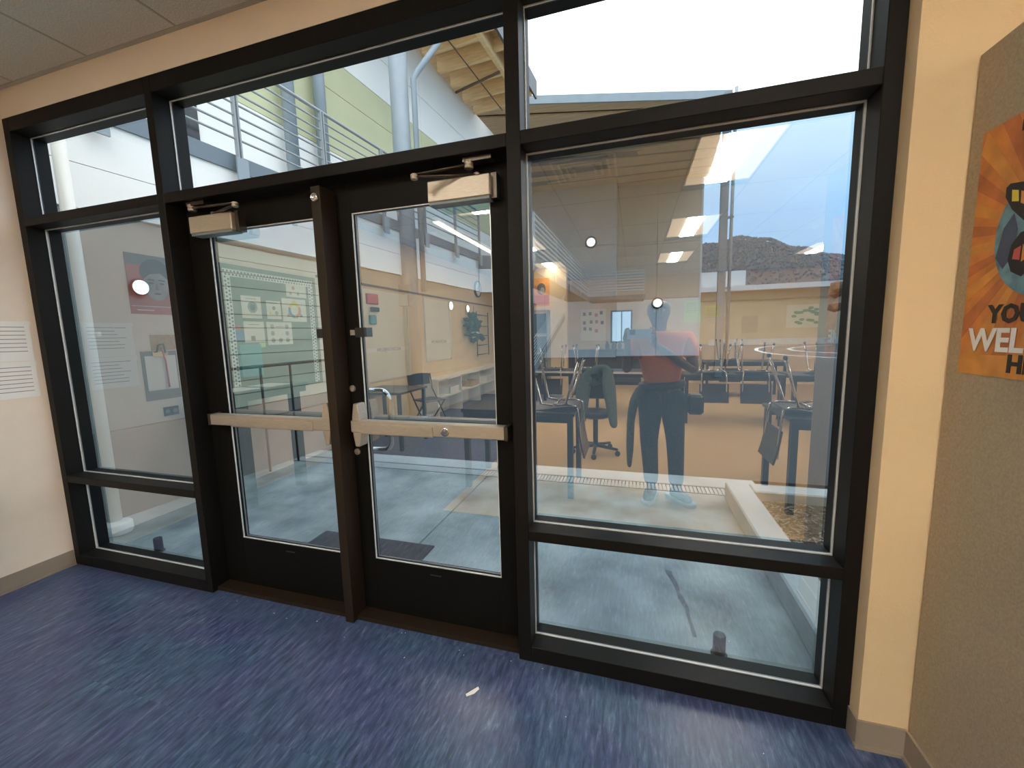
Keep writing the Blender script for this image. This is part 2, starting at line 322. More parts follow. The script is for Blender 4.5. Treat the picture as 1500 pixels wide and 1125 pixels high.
# panic bars
def panic(d, x0, x1, head, px0, px1, dog=None):
    p = box('panic_bar', x0, x1, .034, .085, .985, 1.043, 'satin_metal', d, bevel=.004)
    box('touch_pad', px0, px1, .026, .040, .982, 1.030, 'satin_metal', p, bevel=.003)
    hx = x1 - .03 if head > 0 else x0 + .03
    M = Matrix(((1, 0, 0, hx), (0, 0, -1, DY), (0, 1, 0, 1.014), (0, 0, 0, 1)))
    b = BM(); prism(b, [(-.024, -.04), (-.014, -.100), (.010, -.100), (.022, -.04), (.022, .04), (.010, .110), (-.012, .110), (-.024, .04)], .060, M); obj('latch_case', b, 'satin_metal', p, bevel=.003)
    box('end_cap', *((x0 - .004, x0 + .012) if head > 0 else (x1 - .012, x1 + .004)), .032, .10, .984, 1.044, 'dark_metal', p)
    b = BM(); bx(b, x0 + .02, x1 - .02, .085, DY, .995, 1.033); obj('mounting_rail', b, 'dark_metal', p)
    if dog:
        M = Matrix.Translation((dog, .035, 1.012)) @ Matrix.Rotation(PI / 2, 4, 'X')
        b = BM(); lathe(b, [(.021, -.002), (.021, .006), (.016, .009), (.010, .007), (.004, .009)], M, 20); obj('dogging_cylinder', b, 'chrome', p)
panic(dl, -2.22, -1.417, 1, -2.05, -1.52); panic(dr, -1.300, -.512, -1, -1.235, -.86, dog=-.80)
for z in (1.19, .87):
    M = Matrix.Translation((-1.322, DY, z)) @ Matrix.Rotation(PI / 2, 4, 'X')
    b = BM(); lathe(b, [(.016, -.002), (.016, .006), (.011, .009), (.005, .007)], M, 18); obj('lock_cylinder', b, 'satin_metal', dr)
box('flush_bolt', -1.275, -1.225, DY - .014, DY + .004, 1.44, 1.485, 'black_metal', dr); box('flush_bolt', -1.50, -1.462, DY - .014, DY + .004, 1.44, 1.485, 'black_metal', dl)
box('strike_plate', -1.31, -1.285, DY - .006, DY, 1.45, 1.475, 'satin_metal', dr)
# closers
def closer(d, x0, x1, arm):
    c = box('door_closer', x0, x1, .036, DY, 1.990, 2.074, 'satin_metal', d, bevel=.004)
    box('side_plate', x1 - .002, x1 + .022, .06, DY + .002, 1.985, 2.082, 'dark_metal', c)
    box('bottom_cover', x0 + .004, x1 - .004, .042, DY - .002, 1.980, 1.992, 'steel_paint', c)
    sx, ex, bxp = arm
    el, sp, br = Vector((ex, -.055, 2.062)), Vector((sx, .066, 2.083)), Vector((bxp, .045, 2.118))
    b = BM(); tube(b, [sp, el], [.010, .008], 8, r2=.5); obj('main_arm', b, 'dark_metal', c)
    b = BM(); tube(b, [el + Vector((0, 0, .008)), br], [.007, .010], 8, r2=.6); obj('forearm', b, 'dark_metal', c)
    for p, r, h in ((el, .014, .022), (br, .019, .034), (sp, .013, .018)):
        b = BM(); lathe(b, [(r * .8, -h / 2), (r, -h / 2 + .003), (r, -.002), (r * .86, 0), (r, .002), (r, h / 2 - .003), (r * .7, h / 2)], Matrix.Translation(p), 14); obj('arm_joint', b, 'satin_metal', c)
    box('arm_bracket', br.x - .02, br.x + .10, .03, .08, 2.125, 2.143, 'dark_metal', c)
    return c
closer(dr, -.832, -.556, (-.62, -.838, -.645)); closer(dl, -2.20, -1.915, (-2.06, -1.77, -2.175))
# exterior pull on the right leaf
b = BM(); pts = [(-1.315, DY + .045, 1.165), (-1.315, DY + .12, 1.165)]
for k in range(7): a = PI / 2 * k / 6; pts.append((-1.255 + .05 * math.sin(a) , DY + .125, 1.115 + .05 * math.cos(a)))
for k in range(7): a = PI / 2 * k / 6; pts.append((-1.255 + .05 * math.cos(a), DY + .125, .90 - .05 * math.sin(a)))
pts += [(-1.315, DY + .12, .85), (-1.315, DY + .045, .85)]
tube(b, pts, .013, 10); obj('pull_handle', b, 'chrome', dr)

# ================================================================ OUTSIDE GROUND
gd = struct('ground', 'dark asphalt yard'); box('asphalt', -150, 150, 2.62, 400, -.2, -.002, 'asphalt', gd); box('asphalt', -150, 150, -60, 2.62, -.3, -.12, 'asphalt', gd)
cw = struct('path', 'concrete walk outside the doors')
def slab(x0, x1, y0, y1, m='concrete'): return box('slab', x0 + .004, x1 - .004, y0 + .004, y1 - .004, -.1, 0, m, cw, bevel=.004)
slab(-4.2, -1.42, .22, 2.17); s0 = slab(-1.42, .77, .22, 2.17)
for x0, x1 in ((-4.2, -1.42), (-1.42, 1.1)): slab(x0, x1, 2.36, 2.62, 'concrete_light')
slab(1.1, 4.5, 2.36, 2.52, 'concrete_light'); box('slab', -4.2, 4.5, .16, .224, -.1, 0, 'concrete', cw)
box('bedding', -4.2, 4.5, .16, 2.62, -.2, -.03, 'steel_paint', cw)
b = BM(); pr = [(.195, .88), (.235, .87), (.235, .83), (.25, .78), (.262, .72), (.262, .67), (.275, .62), (.29, .55), (.29, .46), (.298, .38), (.30, .34), (.283, .34), (.275, .45), (.266, .55), (.246, .62), (.243, .68), (.232, .74), (.218, .79), (.20, .84)]
prism(b, pr[::-1], .0015); obj('wet_streak', b, 'wet', cw, label='dark wet streak running across the concrete')
tr = struct('trim_1', 'trench drain grate across the walk')
b = BM(); bx(b, -4.2, 1.1, 2.175, 2.19, -.05, .0); bx(b, -4.2, 1.1, 2.345, 2.36, -.05, .0); obj('frame', b, 'steel_paint', tr)
b = BM(); x = -4.18
while x < 1.08: bx(b, x, x + .025, 2.19, 2.345, -.03, -.004); x += .033
obj('grate', b, 'concrete_light', tr, kind='stuff')
# planter
plr = struct('curb', 'raised concrete curb around the planting bed')
b = BM(); prism(b, [(.755, .22), (.755, 2.10), (.775, 2.10), (.93, 2.10), (.93, .22)], .15); obj('curb_side', b, 'concrete_light', plr, bevel=.01)
box('curb_end', .932, 4.5, 1.93, 2.10, 0, .15, 'concrete_light', plr, bevel=.01); box('soil', .93, 4.5, .16, 1.93, -.05, .07, 'soil', plr)
b = BM(); b2 = BM()
for i in range(4800):
    x = .95 + random.random() ** 1.6 * 3.2; y = random.uniform(.2, 1.9); L = random.uniform(.008, .028); a = random.random() * PI
    M = Matrix.Translation((x, y, .072 + random.random() * .02)) @ Matrix.Rotation(a, 4, 'Z') @ Matrix.Rotation(random.uniform(-.4, .4), 4, 'Y')
    bx(b if i % 2 else b2, -L, L, -.004, .004, -.002, .002, M)
obj('wood_chips', b, 'chip_a', plr, kind='stuff'); obj('wood_chips', b2, 'chip_b', plr, kind='stuff')
for x, lab in ((-3.145, 'black rubber door stop post outside the narrow left pane'), (.378, 'black rubber door stop post outside the lower right pane')):
    t = thing('door_stop', lab, 'door stop', (x, .255, 0)); b = BM(); lathe(b, [(.026, .0), (.026, .092), (.022, .098)], None, 20); obj('post', b, 'black_plastic', t); b = BM(); lathe(b, [(.034, .0), (.034, .006), (.027, .008)], None, 20); obj('base_plate', b, 'dark_metal', t)
tag(box('door_mat', -2.19, -1.29, .42, .775, .0, .012, 'rubber_mat', bevel=.004), 'dark ribbed rubber mat on the concrete outside the double doors', 'mat')
t = thing('downspout', 'white pipe running down into a round white boot outside the left pane', 'pipe', (-3.80, .38, 0))
b = BM(); tube(b, [(0, 0, .09), (0, 0, 3.1)], .04, 16); obj('pipe', b, 'pvc_white', t); b = BM(); lathe(b, [(.085, 0), (.09, .01), (.09, .075), (.082, .085), (.05, .092)], Matrix.Translation((.03, -.01, 0)), 24); obj('boot', b, 'pvc_white', t)
for z in (.40, 1.5): box('strap', -.06, .06, .03, .05, z, z + .03, 'pvc_white', t)

# ================================================================ SCHOOL WING (left, two storeys)
wing = thing('school_wing', 'two storey white and pale green school wing under a timber roof left of the yard', 'building', (-4.1, .2, 0), -.0741, kind='thing')
WL = 12.0
# local frame: x = outward (to the yard), y = along the wing
def wbox(name, *a, **k): return box(name, *a, wing, **k)
for i in range(3): wbox('base_panel', -.2, .02, i * 4 + .006, i * 4 + 3.994, 0, .73, 'clad_base')
z = .74; k = 0
while z < 2.40: wbox('siding_board', -.2, .012 if k % 2 else .016, 1.25, 3.4, z, z + .132, 'siding'); z += .140; k += 1
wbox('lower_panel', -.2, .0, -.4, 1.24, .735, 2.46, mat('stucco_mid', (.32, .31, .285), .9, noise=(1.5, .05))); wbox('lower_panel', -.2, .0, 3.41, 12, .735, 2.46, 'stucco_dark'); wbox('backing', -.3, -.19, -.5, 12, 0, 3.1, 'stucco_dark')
for z0, z1 in ((2.47, 2.80), (2.806, 3.17)):
    for y0, y1 in ((-.6, 2.9), (2.91, 7.4)): wbox('spandrel_panel', -.2, .03, y0, y1, z0, z1, 'stucco_white')
for y0, y1 in ((-.6, 2.4), (2.41, 7.4)): wbox('fascia_beam', -.5, .05, y0, y1, 3.17, 3.33, 'fascia_steel')
wbox('balcony_slab', -1.6, -.5, -.6, 8.2, 3.12, 3.30, 'stucco_white')
up = [(3.30, 4.40, 'stucco_white'), (4.41, 5.35, 'stucco_green'), (5.36, 5.85, 'stucco_green'), (5.86, 6.55, 'stucco_white'), (6.56, 7.5, 'stucco_white')]
for z0, z1, m in up:
    for y0, y1 in ((-.8, 3.2), (3.206, 6.6), (6.606, 12)): wbox('wall_panel', -1.05, -.85, y0, y1, z0, z1, m)
wbox('dark_window', -.86, -.83, 1.55, 1.9, 3.6, 4.6, 'dark_glass')
for y in (3.05, 3.62):
    b = BM(); tube(b, [(-.7, y, 3.45), (-.7, y, 7.5)], .085, 16); obj('balcony_column', b, 'galv', wing)
roof_x1 = .82
wbox('roof_deck', -1.2, roof_x1, 4.2, 9.55, 7.80, 7.95, 'wood_board'); wbox('roof_edge', roof_x1, roof_x1 + .05, 4.2, 9.6, 7.6, 8.05, 'roof_metal')
wbox('edge_beam', .48, .58, 4.2, 9.5, 7.45, 7.82, 'wood_joist'); y = 4.3
while y < 9.4: wbox('joist', -.84, .48, y, y + .07, 7.44, 7.80, 'wood_joist'); wbox('joist', .58, roof_x1, y, y + .07, 7.55, 7.80, 'wood_joist'); y += .62
b = BM(); tube(b, [(-.8, 8.2, 7.42), (.5, 7.9, 7.42)], .03, 8); obj('sprinkler_pipe', b, 'brown_trim', wing)
b = BM(); tube(b, [(-.1, 4.3, 7.42), (-.05, 9.4, 7.42)], .014, 6); obj('conduit', b, 'brown_trim', wing)
# steel post with brace in front of the wing
t = thing('steel_post', 'tall grey round steel post with slanted brace before the white wing', 'post', (-3.68, 4.7, 0))
b = BM(); tube(b, [(0, 0, 0), (0, 0, 7.9)], .145, 20); obj('shaft', b, 'galv', t)
b = BM(); tube(b, [(.24, .05, 2.2), (.24, .05, 5.55), (.30, .1, 5.68), (1.10, 1.0, 7.42)], .045, 10); obj('rain_pipe', b, 'galv', t); box('base_plate', -.22, .22, -.22, .22, -.002, .03, 'steel_paint', t)
box('junction_box', -.10, .10, -.20, -.13, 1.95, 2.3, 'grey_plastic', t)
# handrail along wing
t = thing('handrail', 'thin dark handrail on posts running along the siding wall', 'railing', (-3.83, 0, 0))
b = BM(); tube(b, [(0, 1.0, 1.16), (.05, 3.4, 1.17)], .018, 8); obj('top_rail', b, 'black_metal', t)
b = BM(); tube(b, [(0, 1.0, .60), (.05, 3.4, .62)], .010, 8); obj('lower_rail', b, 'black_metal', t)
for y in (1.35, 1.78, 2.17, 3.2):
    b = BM(); tube(b, [(0.01, y, 0), (.01, y, 1.16)], .013, 8); obj('post', b, 'black_metal', t)

# balcony railings
def railing(label, pts, zf, zt, nr, step, mrail='rail_grey', rr_=.011):
    t = thing('balcony_railing', label, 'railing', (pts[0][0], pts[0][1], 0), 0, 'balcony railings'); o = Vector((pts[0][0], pts[0][1], 0))
    P = [Vector((x, y, 0)) - o for x, y in pts]
    for i in range(nr):
        z = zf + (zt - zf) * (i + 1) / nr
        b = BM(); tube(b, [p + Vector((0, 0, z)) for p in P], .021 if i == nr - 1 else rr_, 6); obj('rail', b, mrail, t)
    for p, q in zip(P, P[1:]):
        n = max(1, round((q - p).length / step))
        for k in range(n + 1):
            c = p.lerp(q, k / n); d = (q - p).normalized()
            M = Matrix.Translation(c) @ Matrix.Rotation(math.atan2(d.y, d.x), 4, 'Z')
            b = BM(); bx(b, -.025, -.010, -.03, .012, zf - .28, zt, M); bx(b, .010, .025, -.03, .012, zf - .28, zt, M); o2 = obj('rail_post', b, mrail, t)
            b = BM(); bx(b, -.06, .06, -.05, -.03, zf - .32, zf - .08, M); obj('bracket', b, 'galv', o2)
    return t
def wpt(x, y): c, s = math.cos(-.0741), math.sin(-.0741); return (-4.1 + x * c - y * s, .2 + x * s + y * c)
railing('long white pipe balcony railing on the upper storey of the left wing', [wpt(.09, -.62), wpt(.09, 7.35)], 3.36, 4.27, 8, 1.139)
# landing & back wing balcony
tb = thing('balcony_walk', 'raised walkway linking the left wing to the rear landing', 'walkway', (-3.5, 7.6, 0))
def seg(p, q, w, z0, z1, name, m, parent, o):
    p = Vector((*p, 0)) - o; q = Vector((*q, 0)) - o; d = (q - p); L = d.length
    M = Matrix.Translation(p) @ Matrix.Rotation(math.atan2(d.y, d.x), 4, 'Z'); b = BM(); bx(b, 0, L, 0, w, z0, z1, M); return obj(name, b, m, parent)
o_ = Vector((-3.5, 7.6, 0))
W1, W2, W3, W4 = (-3.52, 7.6), (-2.42, 8.3), (-2.24, 19.4), (.48, 19.4)
seg(W1, W2, .5, 3.0, 3.3, 'fascia_beam', 'fascia_steel', tb, o_); seg(W2, W3, 1.0, 3.0, 3.25, 'deck_beam', 'steel_paint', tb, o_); seg(W3, W4, 2.0, 3.0, 3.2, 'deck_beam', 'steel_paint', tb, o_)
seg(W1, W2, .2, 2.45, 2.99, 'spandrel_panel', 'stucco_white', tb, o_)
railing('white pipe railing on the rear walkway and its landing', [(-2.36, 8.35), (-2.20, 19.35), (.46, 19.35)], 3.28, 4.35, 8, 2.7, 'white_steel', .034)
# stair down from the landing
t = thing('outdoor_stair', 'sloping stair with white pipe rails below the rear walkway', 'stair', (-2.6, 13, 0))
b = BM()
for i in range(9): tube(b, [(-.2, -3 + i * .0, .5 + i * .1), (-.2, 2.6, 2.2 + i * .1)], .012, 5)
obj('rails', b, 'white_steel', t)
b = BM(); prism(b, [(-3, .2), (2.8, 2.0), (2.8, 2.25), (-3, .45)], .08, Matrix(((0, 0, 1, -.3), (1, 0, 0, 0), (0, 1, 0, 0), (0, 0, 0, 1)))); obj('stringer', b, 'steel_paint', t)

# back wing
bk = thing('rear_wing', 'tall pale rear school block under a timber soffit roof', 'building', (0, 23, 0), kind='thing')
for z0, z1 in ((0, 3.2), (3.22, 6.2), (6.22, 9.5)):
    for x0, x1 in ((-9, -5.01), (-4.99, -.97)): box('wall_panel', x0, x1, -1.0, 1, z0, z1 + (1.2 if z1 > 9 else 0), 'stucco_grey', bk)
    for x0, x1 in ((-.95, 1.2), (1.22, 3.45)): box('wall_panel', x0, x1, 0, 1, z0, z1, 'stucco_white' if z1 < 4 else 'stucco_tan', bk)
box('corner_trim', 3.40, 3.50, -.03, .2, 0, 9.4, 'white_steel', bk)
def quadslab(a, b_, c, d, th, name, m, parent):
    bm = BM(); lo = [bm.verts.new(p) for p in (a, b_, c, d)]; hi = [bm.verts.new(Vector(p) + Vector((0, 0, th))) for p in (a, b_, c, d)]
    bm.faces.new(lo[::-1]); bm.faces.new(hi)
    for i in range(4): bm.faces.new((lo[i], lo[(i + 1) % 4], hi[(i + 1) % 4], hi[i]))
    return obj(name, bm, m, parent)
eL, eR, wLft, wRgt = Vector((-6.2, -13.4, 8.0)), Vector((2.60, -10.8, 8.0)), Vector((-9.5, .2, 9.5)), Vector((3.75, .2, 9.5))
N = 14
for i in range(N):
    a, c = i / N + .001, (i + 1) / N - .006
    z = Vector((0, 0, .0 if i % 2 else .05))
    quadslab(eL.lerp(wLft, a) + z, eR.lerp(wRgt, a) + z, eR.lerp(wRgt, c) + z, eL.lerp(wLft, c) + z, .05, 'soffit_board', 'wood_board', bk)
quadslab(eL, eR, wRgt, wLft, .02, 'roof_deck', 'roof_metal', bk).location.z = .10
dv = (eR - eL).normalized(); pn = Vector((dv.y, -dv.x, 0))
quadslab(eL + Vector((0, 0, -.05)), eR + Vector((0, 0, -.05)), eR + pn * .06 + Vector((0, 0, -.05)), eL + pn * .06 + Vector((0, 0, -.05)), .22, 'eave_fascia', 'galv', bk)
t = thing('roof_post', 'slim grey steel post with drain pipe rising past the hillside', 'post', (2.50, 11.9, 0))
b = BM(); bx(b, -.14, .06, -.08, .08, 0, 8.0); obj('shaft', b, 'steel_paint', t); b = BM(); tube(b, [(.17, 0, .3), (.17, 0, 8.1)], .045, 10); obj('rain_pipe', b, 'galv', t)
for z in (2.6, 4.6, 6.4):
    box('clamp', .06, .22, -.06, .06, z, z + .05, 'steel_paint', t)
# wall lamps
def wall_lamp(loc, rot, r, lab, g='round wall lights', rim=1.16):
    t = thing('wall_lamp', lab, 'wall light', loc, 0, g); M = rot
    b = BM(); lathe(b, [(r * rim, 0), (r * rim, .012), (r * .98, .02)], M, 24); obj('rim', b, 'dark_metal', t)
    b = BM(); lathe(b, [(r, .012), (r * .95, .025), (r * .6, .04), (r * .1, .045)], M, 24); obj('lens', b, 'wall_lamp_glow', t)
RX = Matrix.Rotation(PI / 2, 4, 'Y'); RYm = Matrix.Rotation(PI / 2, 4, 'X')
for y, z, r, lab in ((.89, 1.91, .062, 'round lit wall lamp on the wing wall nearest the glass'), (6.2, 2.05, .085, 'round lit wall lamp midway along the wing wall'), (6.95, 2.03, .075, 'second of the close pair of round lamps on the wing wall'), (9.2, 2.09, .11, 'round lit wall lamp at the far end of the wing wall')):
    wall_lamp((*wpt(.02, y - .2), z), RX, r, lab)
wall_lamp((-2.33, 21.97, 6.4), RYm, .24, 'round lit wall lamp high on the grey rear block', rim=1.35); wall_lamp((1.267, 22.97, 2.974), RYm, .24, 'round lit wall lamp low on the white rear wall', rim=1.35)

# ================================================================ FAR GROUND: court lines, low building, hill
def ribbon(name, pts, wd, z, m, parent):
    b = BM(); L = []; R = []
    for i, p in enumerate(pts):
        p = Vector((*p, 0)); d = Vector((*pts[min(i + 1, len(pts) - 1)], 0)) - Vector((*pts[max(i - 1, 0)], 0)); n = Vector((-d.y, d.x, 0)).normalized() * wd / 2
        L.append(b.verts.new(p + n + Vector((0, 0, z)))); R.append(b.verts.new(p - n + Vector((0, 0, z))))
    for i in range(len(pts) - 1): b.faces.new((L[i], L[i + 1], R[i + 1], R[i]))
    return obj(name, b, m, parent)
cl = struct('ground_lines', 'white painted court lines on the asphalt')
def curve(c, rx, ry_, a0, a1, rot=0, n=28): return [(c[0] + rx * math.cos(a) * math.cos(rot) - ry_ * math.sin(a) * math.sin(rot), c[1] + rx * math.cos(a) * math.sin(rot) + ry_ * math.sin(a) * math.cos(rot)) for a in (a0 + (a1 - a0) * k / n for k in range(n + 1))]
ribbon('court_line', [(9.5, 19.6), (8.6, 20.5), (7.6, 22.5), (7.3, 25), (7.6, 28), (8.4, 31), (9.6, 33.5), (11, 35.5), (13, 37)], .22, .004, 'white_line', cl)
ribbon('court_line', [(12.5, 22.2), (10.8, 23.2), (9.7, 25.4), (9.5, 27.5), (9.9, 29.6), (10.9, 31.6), (12.6, 33.6), (14.5, 35)], .22, .004, 'white_line', cl)
ribbon('court_line', [(9.5, 19.6), (14, 18.2)], .14, .004, 'white_line', cl); ribbon('court_line', [(4.5, 40), (17, 44)], .3, .004, 'white_line', cl)
lb = thing('low_building', 'low tan school block with a long flat roof across the yard', 'building', (0, 42, 0))
box('wall', 6.2, 19.0, 0, 6, 0, 4.1, 'far_tan', lb); box('roof_slab', 5.9, 20.5, -1.2, 7, 4.9, 5.35, 'far_white', lb); box('header_band', 6.2, 19.0, -.3, 6, 4.1, 4.9, 'far_band', lb)
box('roof_box', 6.0, 10.5, 2, 6, 5.35, 7.1, 'far_white', lb)
for x in (7.6, 9.9): box('window', x, x + 1.3, -.05, 0, 1.0, 2.6, 'far_band', lb)
tag(box('planter_wall', 6.5, 22, 38, 38.4, 0, .5, 'concrete_light'), 'long low pale concrete seat wall before the tan block', 'wall')
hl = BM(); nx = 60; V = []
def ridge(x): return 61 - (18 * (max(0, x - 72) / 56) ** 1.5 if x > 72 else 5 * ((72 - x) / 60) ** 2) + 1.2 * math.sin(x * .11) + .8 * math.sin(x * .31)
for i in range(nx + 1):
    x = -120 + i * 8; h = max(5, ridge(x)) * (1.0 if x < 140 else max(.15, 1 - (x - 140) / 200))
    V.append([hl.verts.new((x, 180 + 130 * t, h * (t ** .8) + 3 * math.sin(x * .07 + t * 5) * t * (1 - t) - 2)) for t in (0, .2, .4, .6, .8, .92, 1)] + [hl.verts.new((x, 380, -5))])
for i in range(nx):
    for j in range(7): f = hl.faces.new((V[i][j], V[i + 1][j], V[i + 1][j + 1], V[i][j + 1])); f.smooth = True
obj('hill', hl, 'hill', kind='structure', label='wooded hill on the horizon with haze painted into its colour')
b = BM()
ico = bmesh.new(); bmesh.ops.create_icosphere(ico, subdivisions=1, radius=1); iv = [v.co.copy() for v in ico.verts]; ifc = [[v.index for v in f.verts] for f in ico.faces]; ico.free()
def blob(bm, c, sx, sz, rnd=.25):
    vs = [bm.verts.new((c[0] + v.x * sx * random.uniform(1 - rnd, 1 + rnd), c[1] + v.y * sx, c[2] + v.z * sz * random.uniform(1 - rnd, 1 + rnd))) for v in iv]
    for f in ifc: bm.faces.new([vs[k] for k in f])
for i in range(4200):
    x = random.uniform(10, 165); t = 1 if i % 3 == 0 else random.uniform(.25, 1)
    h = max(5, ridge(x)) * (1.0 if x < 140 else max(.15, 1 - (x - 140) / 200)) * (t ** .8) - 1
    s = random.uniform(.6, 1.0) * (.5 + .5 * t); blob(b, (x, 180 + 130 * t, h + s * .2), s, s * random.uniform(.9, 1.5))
obj('hillside_trees', b, 'hill_tree_haze', kind='stuff')
t = thing('autumn_tree', 'small rusty red tree at the far edge of the yard', 'tree', (17.2, 36, 0)); b = BM()
for k in range(26): blob(b, (random.gauss(0, .8), random.gauss(0, .8), random.uniform(1.8, 4.6)), .55, .5)
obj('crown', b, 'foliage', t); b = BM(); tube(b, [(0, 0, 0), (.1, 0, 1.2), (0, 0, 2.6)], [.16, .12, .08], 8); obj('trunk', b, 'brown_trim', t)

# ================================================================ WALL ITEMS NEAR THE CAMERA
# right wall poster
PY, PZ, PW, PH = -.104, 1.296, .46, .634
def PM(off): return RW(PY, PZ, off)
t = thing('poster', 'orange sunburst welcome poster with a dark butterfly on the tan wall', 'poster', (0, 0, 0))
mat('poster_orange', (.62, .22, .05), .5, noise=(14, .25, 5)); mat('poster_amber', (.66, .28, .06), .5, noise=(16, .2, 5)); mat('poster_rust', (.50, .15, .045), .5, noise=(14, .3, 5)); mat('poster_blue', (.12, .26, .33), .5, noise=(22, .5, 5)); mat('poster_navy', (.04, .07, .14), .5, noise=(20, .3))
b = BM(); prism(b, [(0, 0), (PW, 0), (PW, PH), (0, PH)], .0012, PM(.0006)); obj('sheet', b, 'poster_orange', t)
cx, cy = .215, .345
def clipray(a): 
    d = (math.cos(a), math.sin(a)); tt = 9
    if d[0] > 1e-6: tt = min(tt, (PW - cx) / d[0])
    if d[0] < -1e-6: tt = min(tt, -cx / d[0])
    if d[1] > 1e-6: tt = min(tt, (PH - cy) / d[1])
    if d[1] < -1e-6: tt = min(tt, -cy / d[1])
    return (cx + d[0] * tt, cy + d[1] * tt)
for k in range(26):
    a0, a1 = 2 * PI * k / 26, 2 * PI * (k + .55) / 26
    pa, pb = clipray(a0), clipray(a1)
    b = BM(); prism(b, [(cx, cy), pa, pb], .0003, PM(.0020)); obj('sun_ray', b, 'poster_amber' if k % 2 else 'poster_rust', t)
b = BM(); prism(b, [(0, 0), (PW, 0), (PW, .062), (0, .052)], .0003, PM(.0025)); obj('foot_band', b, 'poster_amber', t)
b = BM(); prism(b, ell(cx, cy, .138, .150, 36), .0003, PM(.0028)); obj('blue_disc', b, 'poster_blue', t)
b = BM(); prism(b, [(.085, .30), (.10, .37), (.125, .40), (.14, .36), (.135, .30), (.11, .27)], .0003, PM(.0031)); obj('navy_wash', b, 'poster_navy', t)
for s in (1, -1):
    def mx_(p): return [(cx + (x - cx) * s, y) for x, y in p][::s]
    wu = mx_([(cx - .01, .36), (.16, .37), (.118, .41), (.095, .445), (.094, .468), (.105, .475), (.14, .468), (.19, .44), (cx - .01, .42)])
    wd_ = mx_([(cx - .01, .355), (.15, .35), (.128, .325), (.122, .29), (.135, .26), (.165, .245), (.195, .27), (cx - .01, .32)])
    b = BM(); prism(b, wu, .0003, PM(.0034)); prism(b, wd_, .0003, PM(.0034)); obj('butterfly_wing', b, 'ink', t)
    for cell, m in (([(.115, .43), (.112, .458), (.13, .452), (.134, .425)], 'yellow'), ([(.14, .42), (.138, .448), (.165, .435), (.165, .405)], 'poster_amber'), ([(.17, .40), (.17, .428), (.195, .415), (.195, .392)], 'poster_orange'), ([(.135, .29), (.138, .312), (.155, .318), (.155, .285)], 'pink_red'), ([(.16, .28), (.16, .32), (.185, .325), (.18, .29)], 'poster_amber')):
        b = BM(); prism(b, mx_(cell), .0003, PM(.0037)); obj('wing_cell', b, m, t)
text('headline', 'YOU ARE', .062, PM(.0040) @ Matrix.Translation((.215, .138, 0)), 'ink', t, bold=.0022)
text('headline', 'WELCOME', .081, PM(.0040) @ Matrix.Translation((.226, .066, 0)), 'white_paper', t, bold=.0024)
text('headline', 'HERE', .060, PM(.0040) @ Matrix.Translation((.225, .016, 0)), 'ink', t, bold=.0022)
text('headline', 'NO MATTER', .034, PM(.0040) @ Matrix.Translation((.215, .59, 0)), 'ink', t, bold=.001)
# notices on the left wall
def sheet(name, y0, y1, z0, z1, m, lab, cat='paper', grp=None, th=.0015, off=0.001, parent=None):
    b = BM(); bx(b, XL + off, XL + off + th, y0, y1, z0, z1); o = obj(name, b, m, parent)
    return o if parent else tag(o, lab, cat, grp)
def lines(parent, y0, y1, zs, m='grey_ink', x=XL + .0028, h=.006):
    b = BM(); rnd = random.Random(int(abs(y0 * 1e4)) % 997)
    for z in zs: bx(b, x, x + .0006, y0 + (y1 - y0) * rnd.uniform(.05, .35), y1, z, z + h)
    return obj('printed_lines', b, m, parent)
for z0, z1, lab in ((1.350, 1.585, 'laminated typed notice on the cream wall, upper of two'), (1.130, 1.346, 'laminated typed notice on the cream wall, lower of two')):
    o = sheet('notice', -.315, -.032, z0, z1, 'white_paper', lab)
    lines(o, -.29, -.055, [z1 - .035 - .024 * k for k in range(7)], 'grey_ink', h=.004)
    for y in (-.040, -.31):
        b = BM(); bx(b, XL + .002, XL + .004, y - .012, y + .012, z1 - .025, z1 + .003); obj('tape', b, 'white_paper', o)
# portrait poster
y0, y1 = ry(.90), ry(.505)
t = thing('portrait_poster', 'red poster with a grey photo of a dark haired face on the left wall', 'poster', (0, 0, 0))
mat('poster_red', (.46, .10, .07), .6); mat('photo_grey', (.33, .32, .30), .7, noise=(12, .2)); mat('photo_dark', (.04, .038, .036), .7, noise=(30, .4)); mat('photo_mid', (.16, .155, .15), .7)
def LP(off): return LW(y0, 1.655, off)
Wd = y1 - y0
b = BM(); bx(b, XL + .001, XL + .003, y0, y1, 1.655, 2.095); obj('sheet', b, 'poster_red', t)
b = BM(); prism(b, [(0, .36), (Wd, .36), (Wd, .44), (0, .44)], .0003, LP(.0033)); obj('top_band', b, 'photo_mid', t)
fc = Wd - .19
b = BM(); prism(b, ell(fc, .23, .085, .125, 28), .0003, LP(.0037)); obj('face', b, 'photo_grey', t)
b = BM(); prism(b, ell(fc, .31, .105, .105, 18, -.15, PI + .15) + [(fc - .085, .27), (fc - .03, .315), (fc + .04, .30), (fc + .088, .26)], .0003, LP(.0041)); obj('hair', b, 'photo_dark', t)
for dx in (-.036, .036):
    b = BM(); prism(b, ell(fc + dx, .235, .018, .007, 12), .0003, LP(.0043)); obj('eye', b, 'photo_dark', t)
    b = BM(); prism(b, [(fc + dx - .024, .252), (fc + dx + .024, .256), (fc + dx + .02, .266), (fc + dx - .02, .264)], .0003, LP(.0043)); obj('brow', b, 'photo_dark', t)
b = BM(); prism(b, [(fc - .012, .185), (fc + .012, .185), (fc + .006, .23), (fc - .004, .23)], .0003, LP(.0043)); obj('nose', b, 'photo_mid', t)
b = BM(); prism(b, ell(fc, .157, .026, .008, 12), .0003, LP(.0043)); obj('mouth', b, 'photo_dark', t)
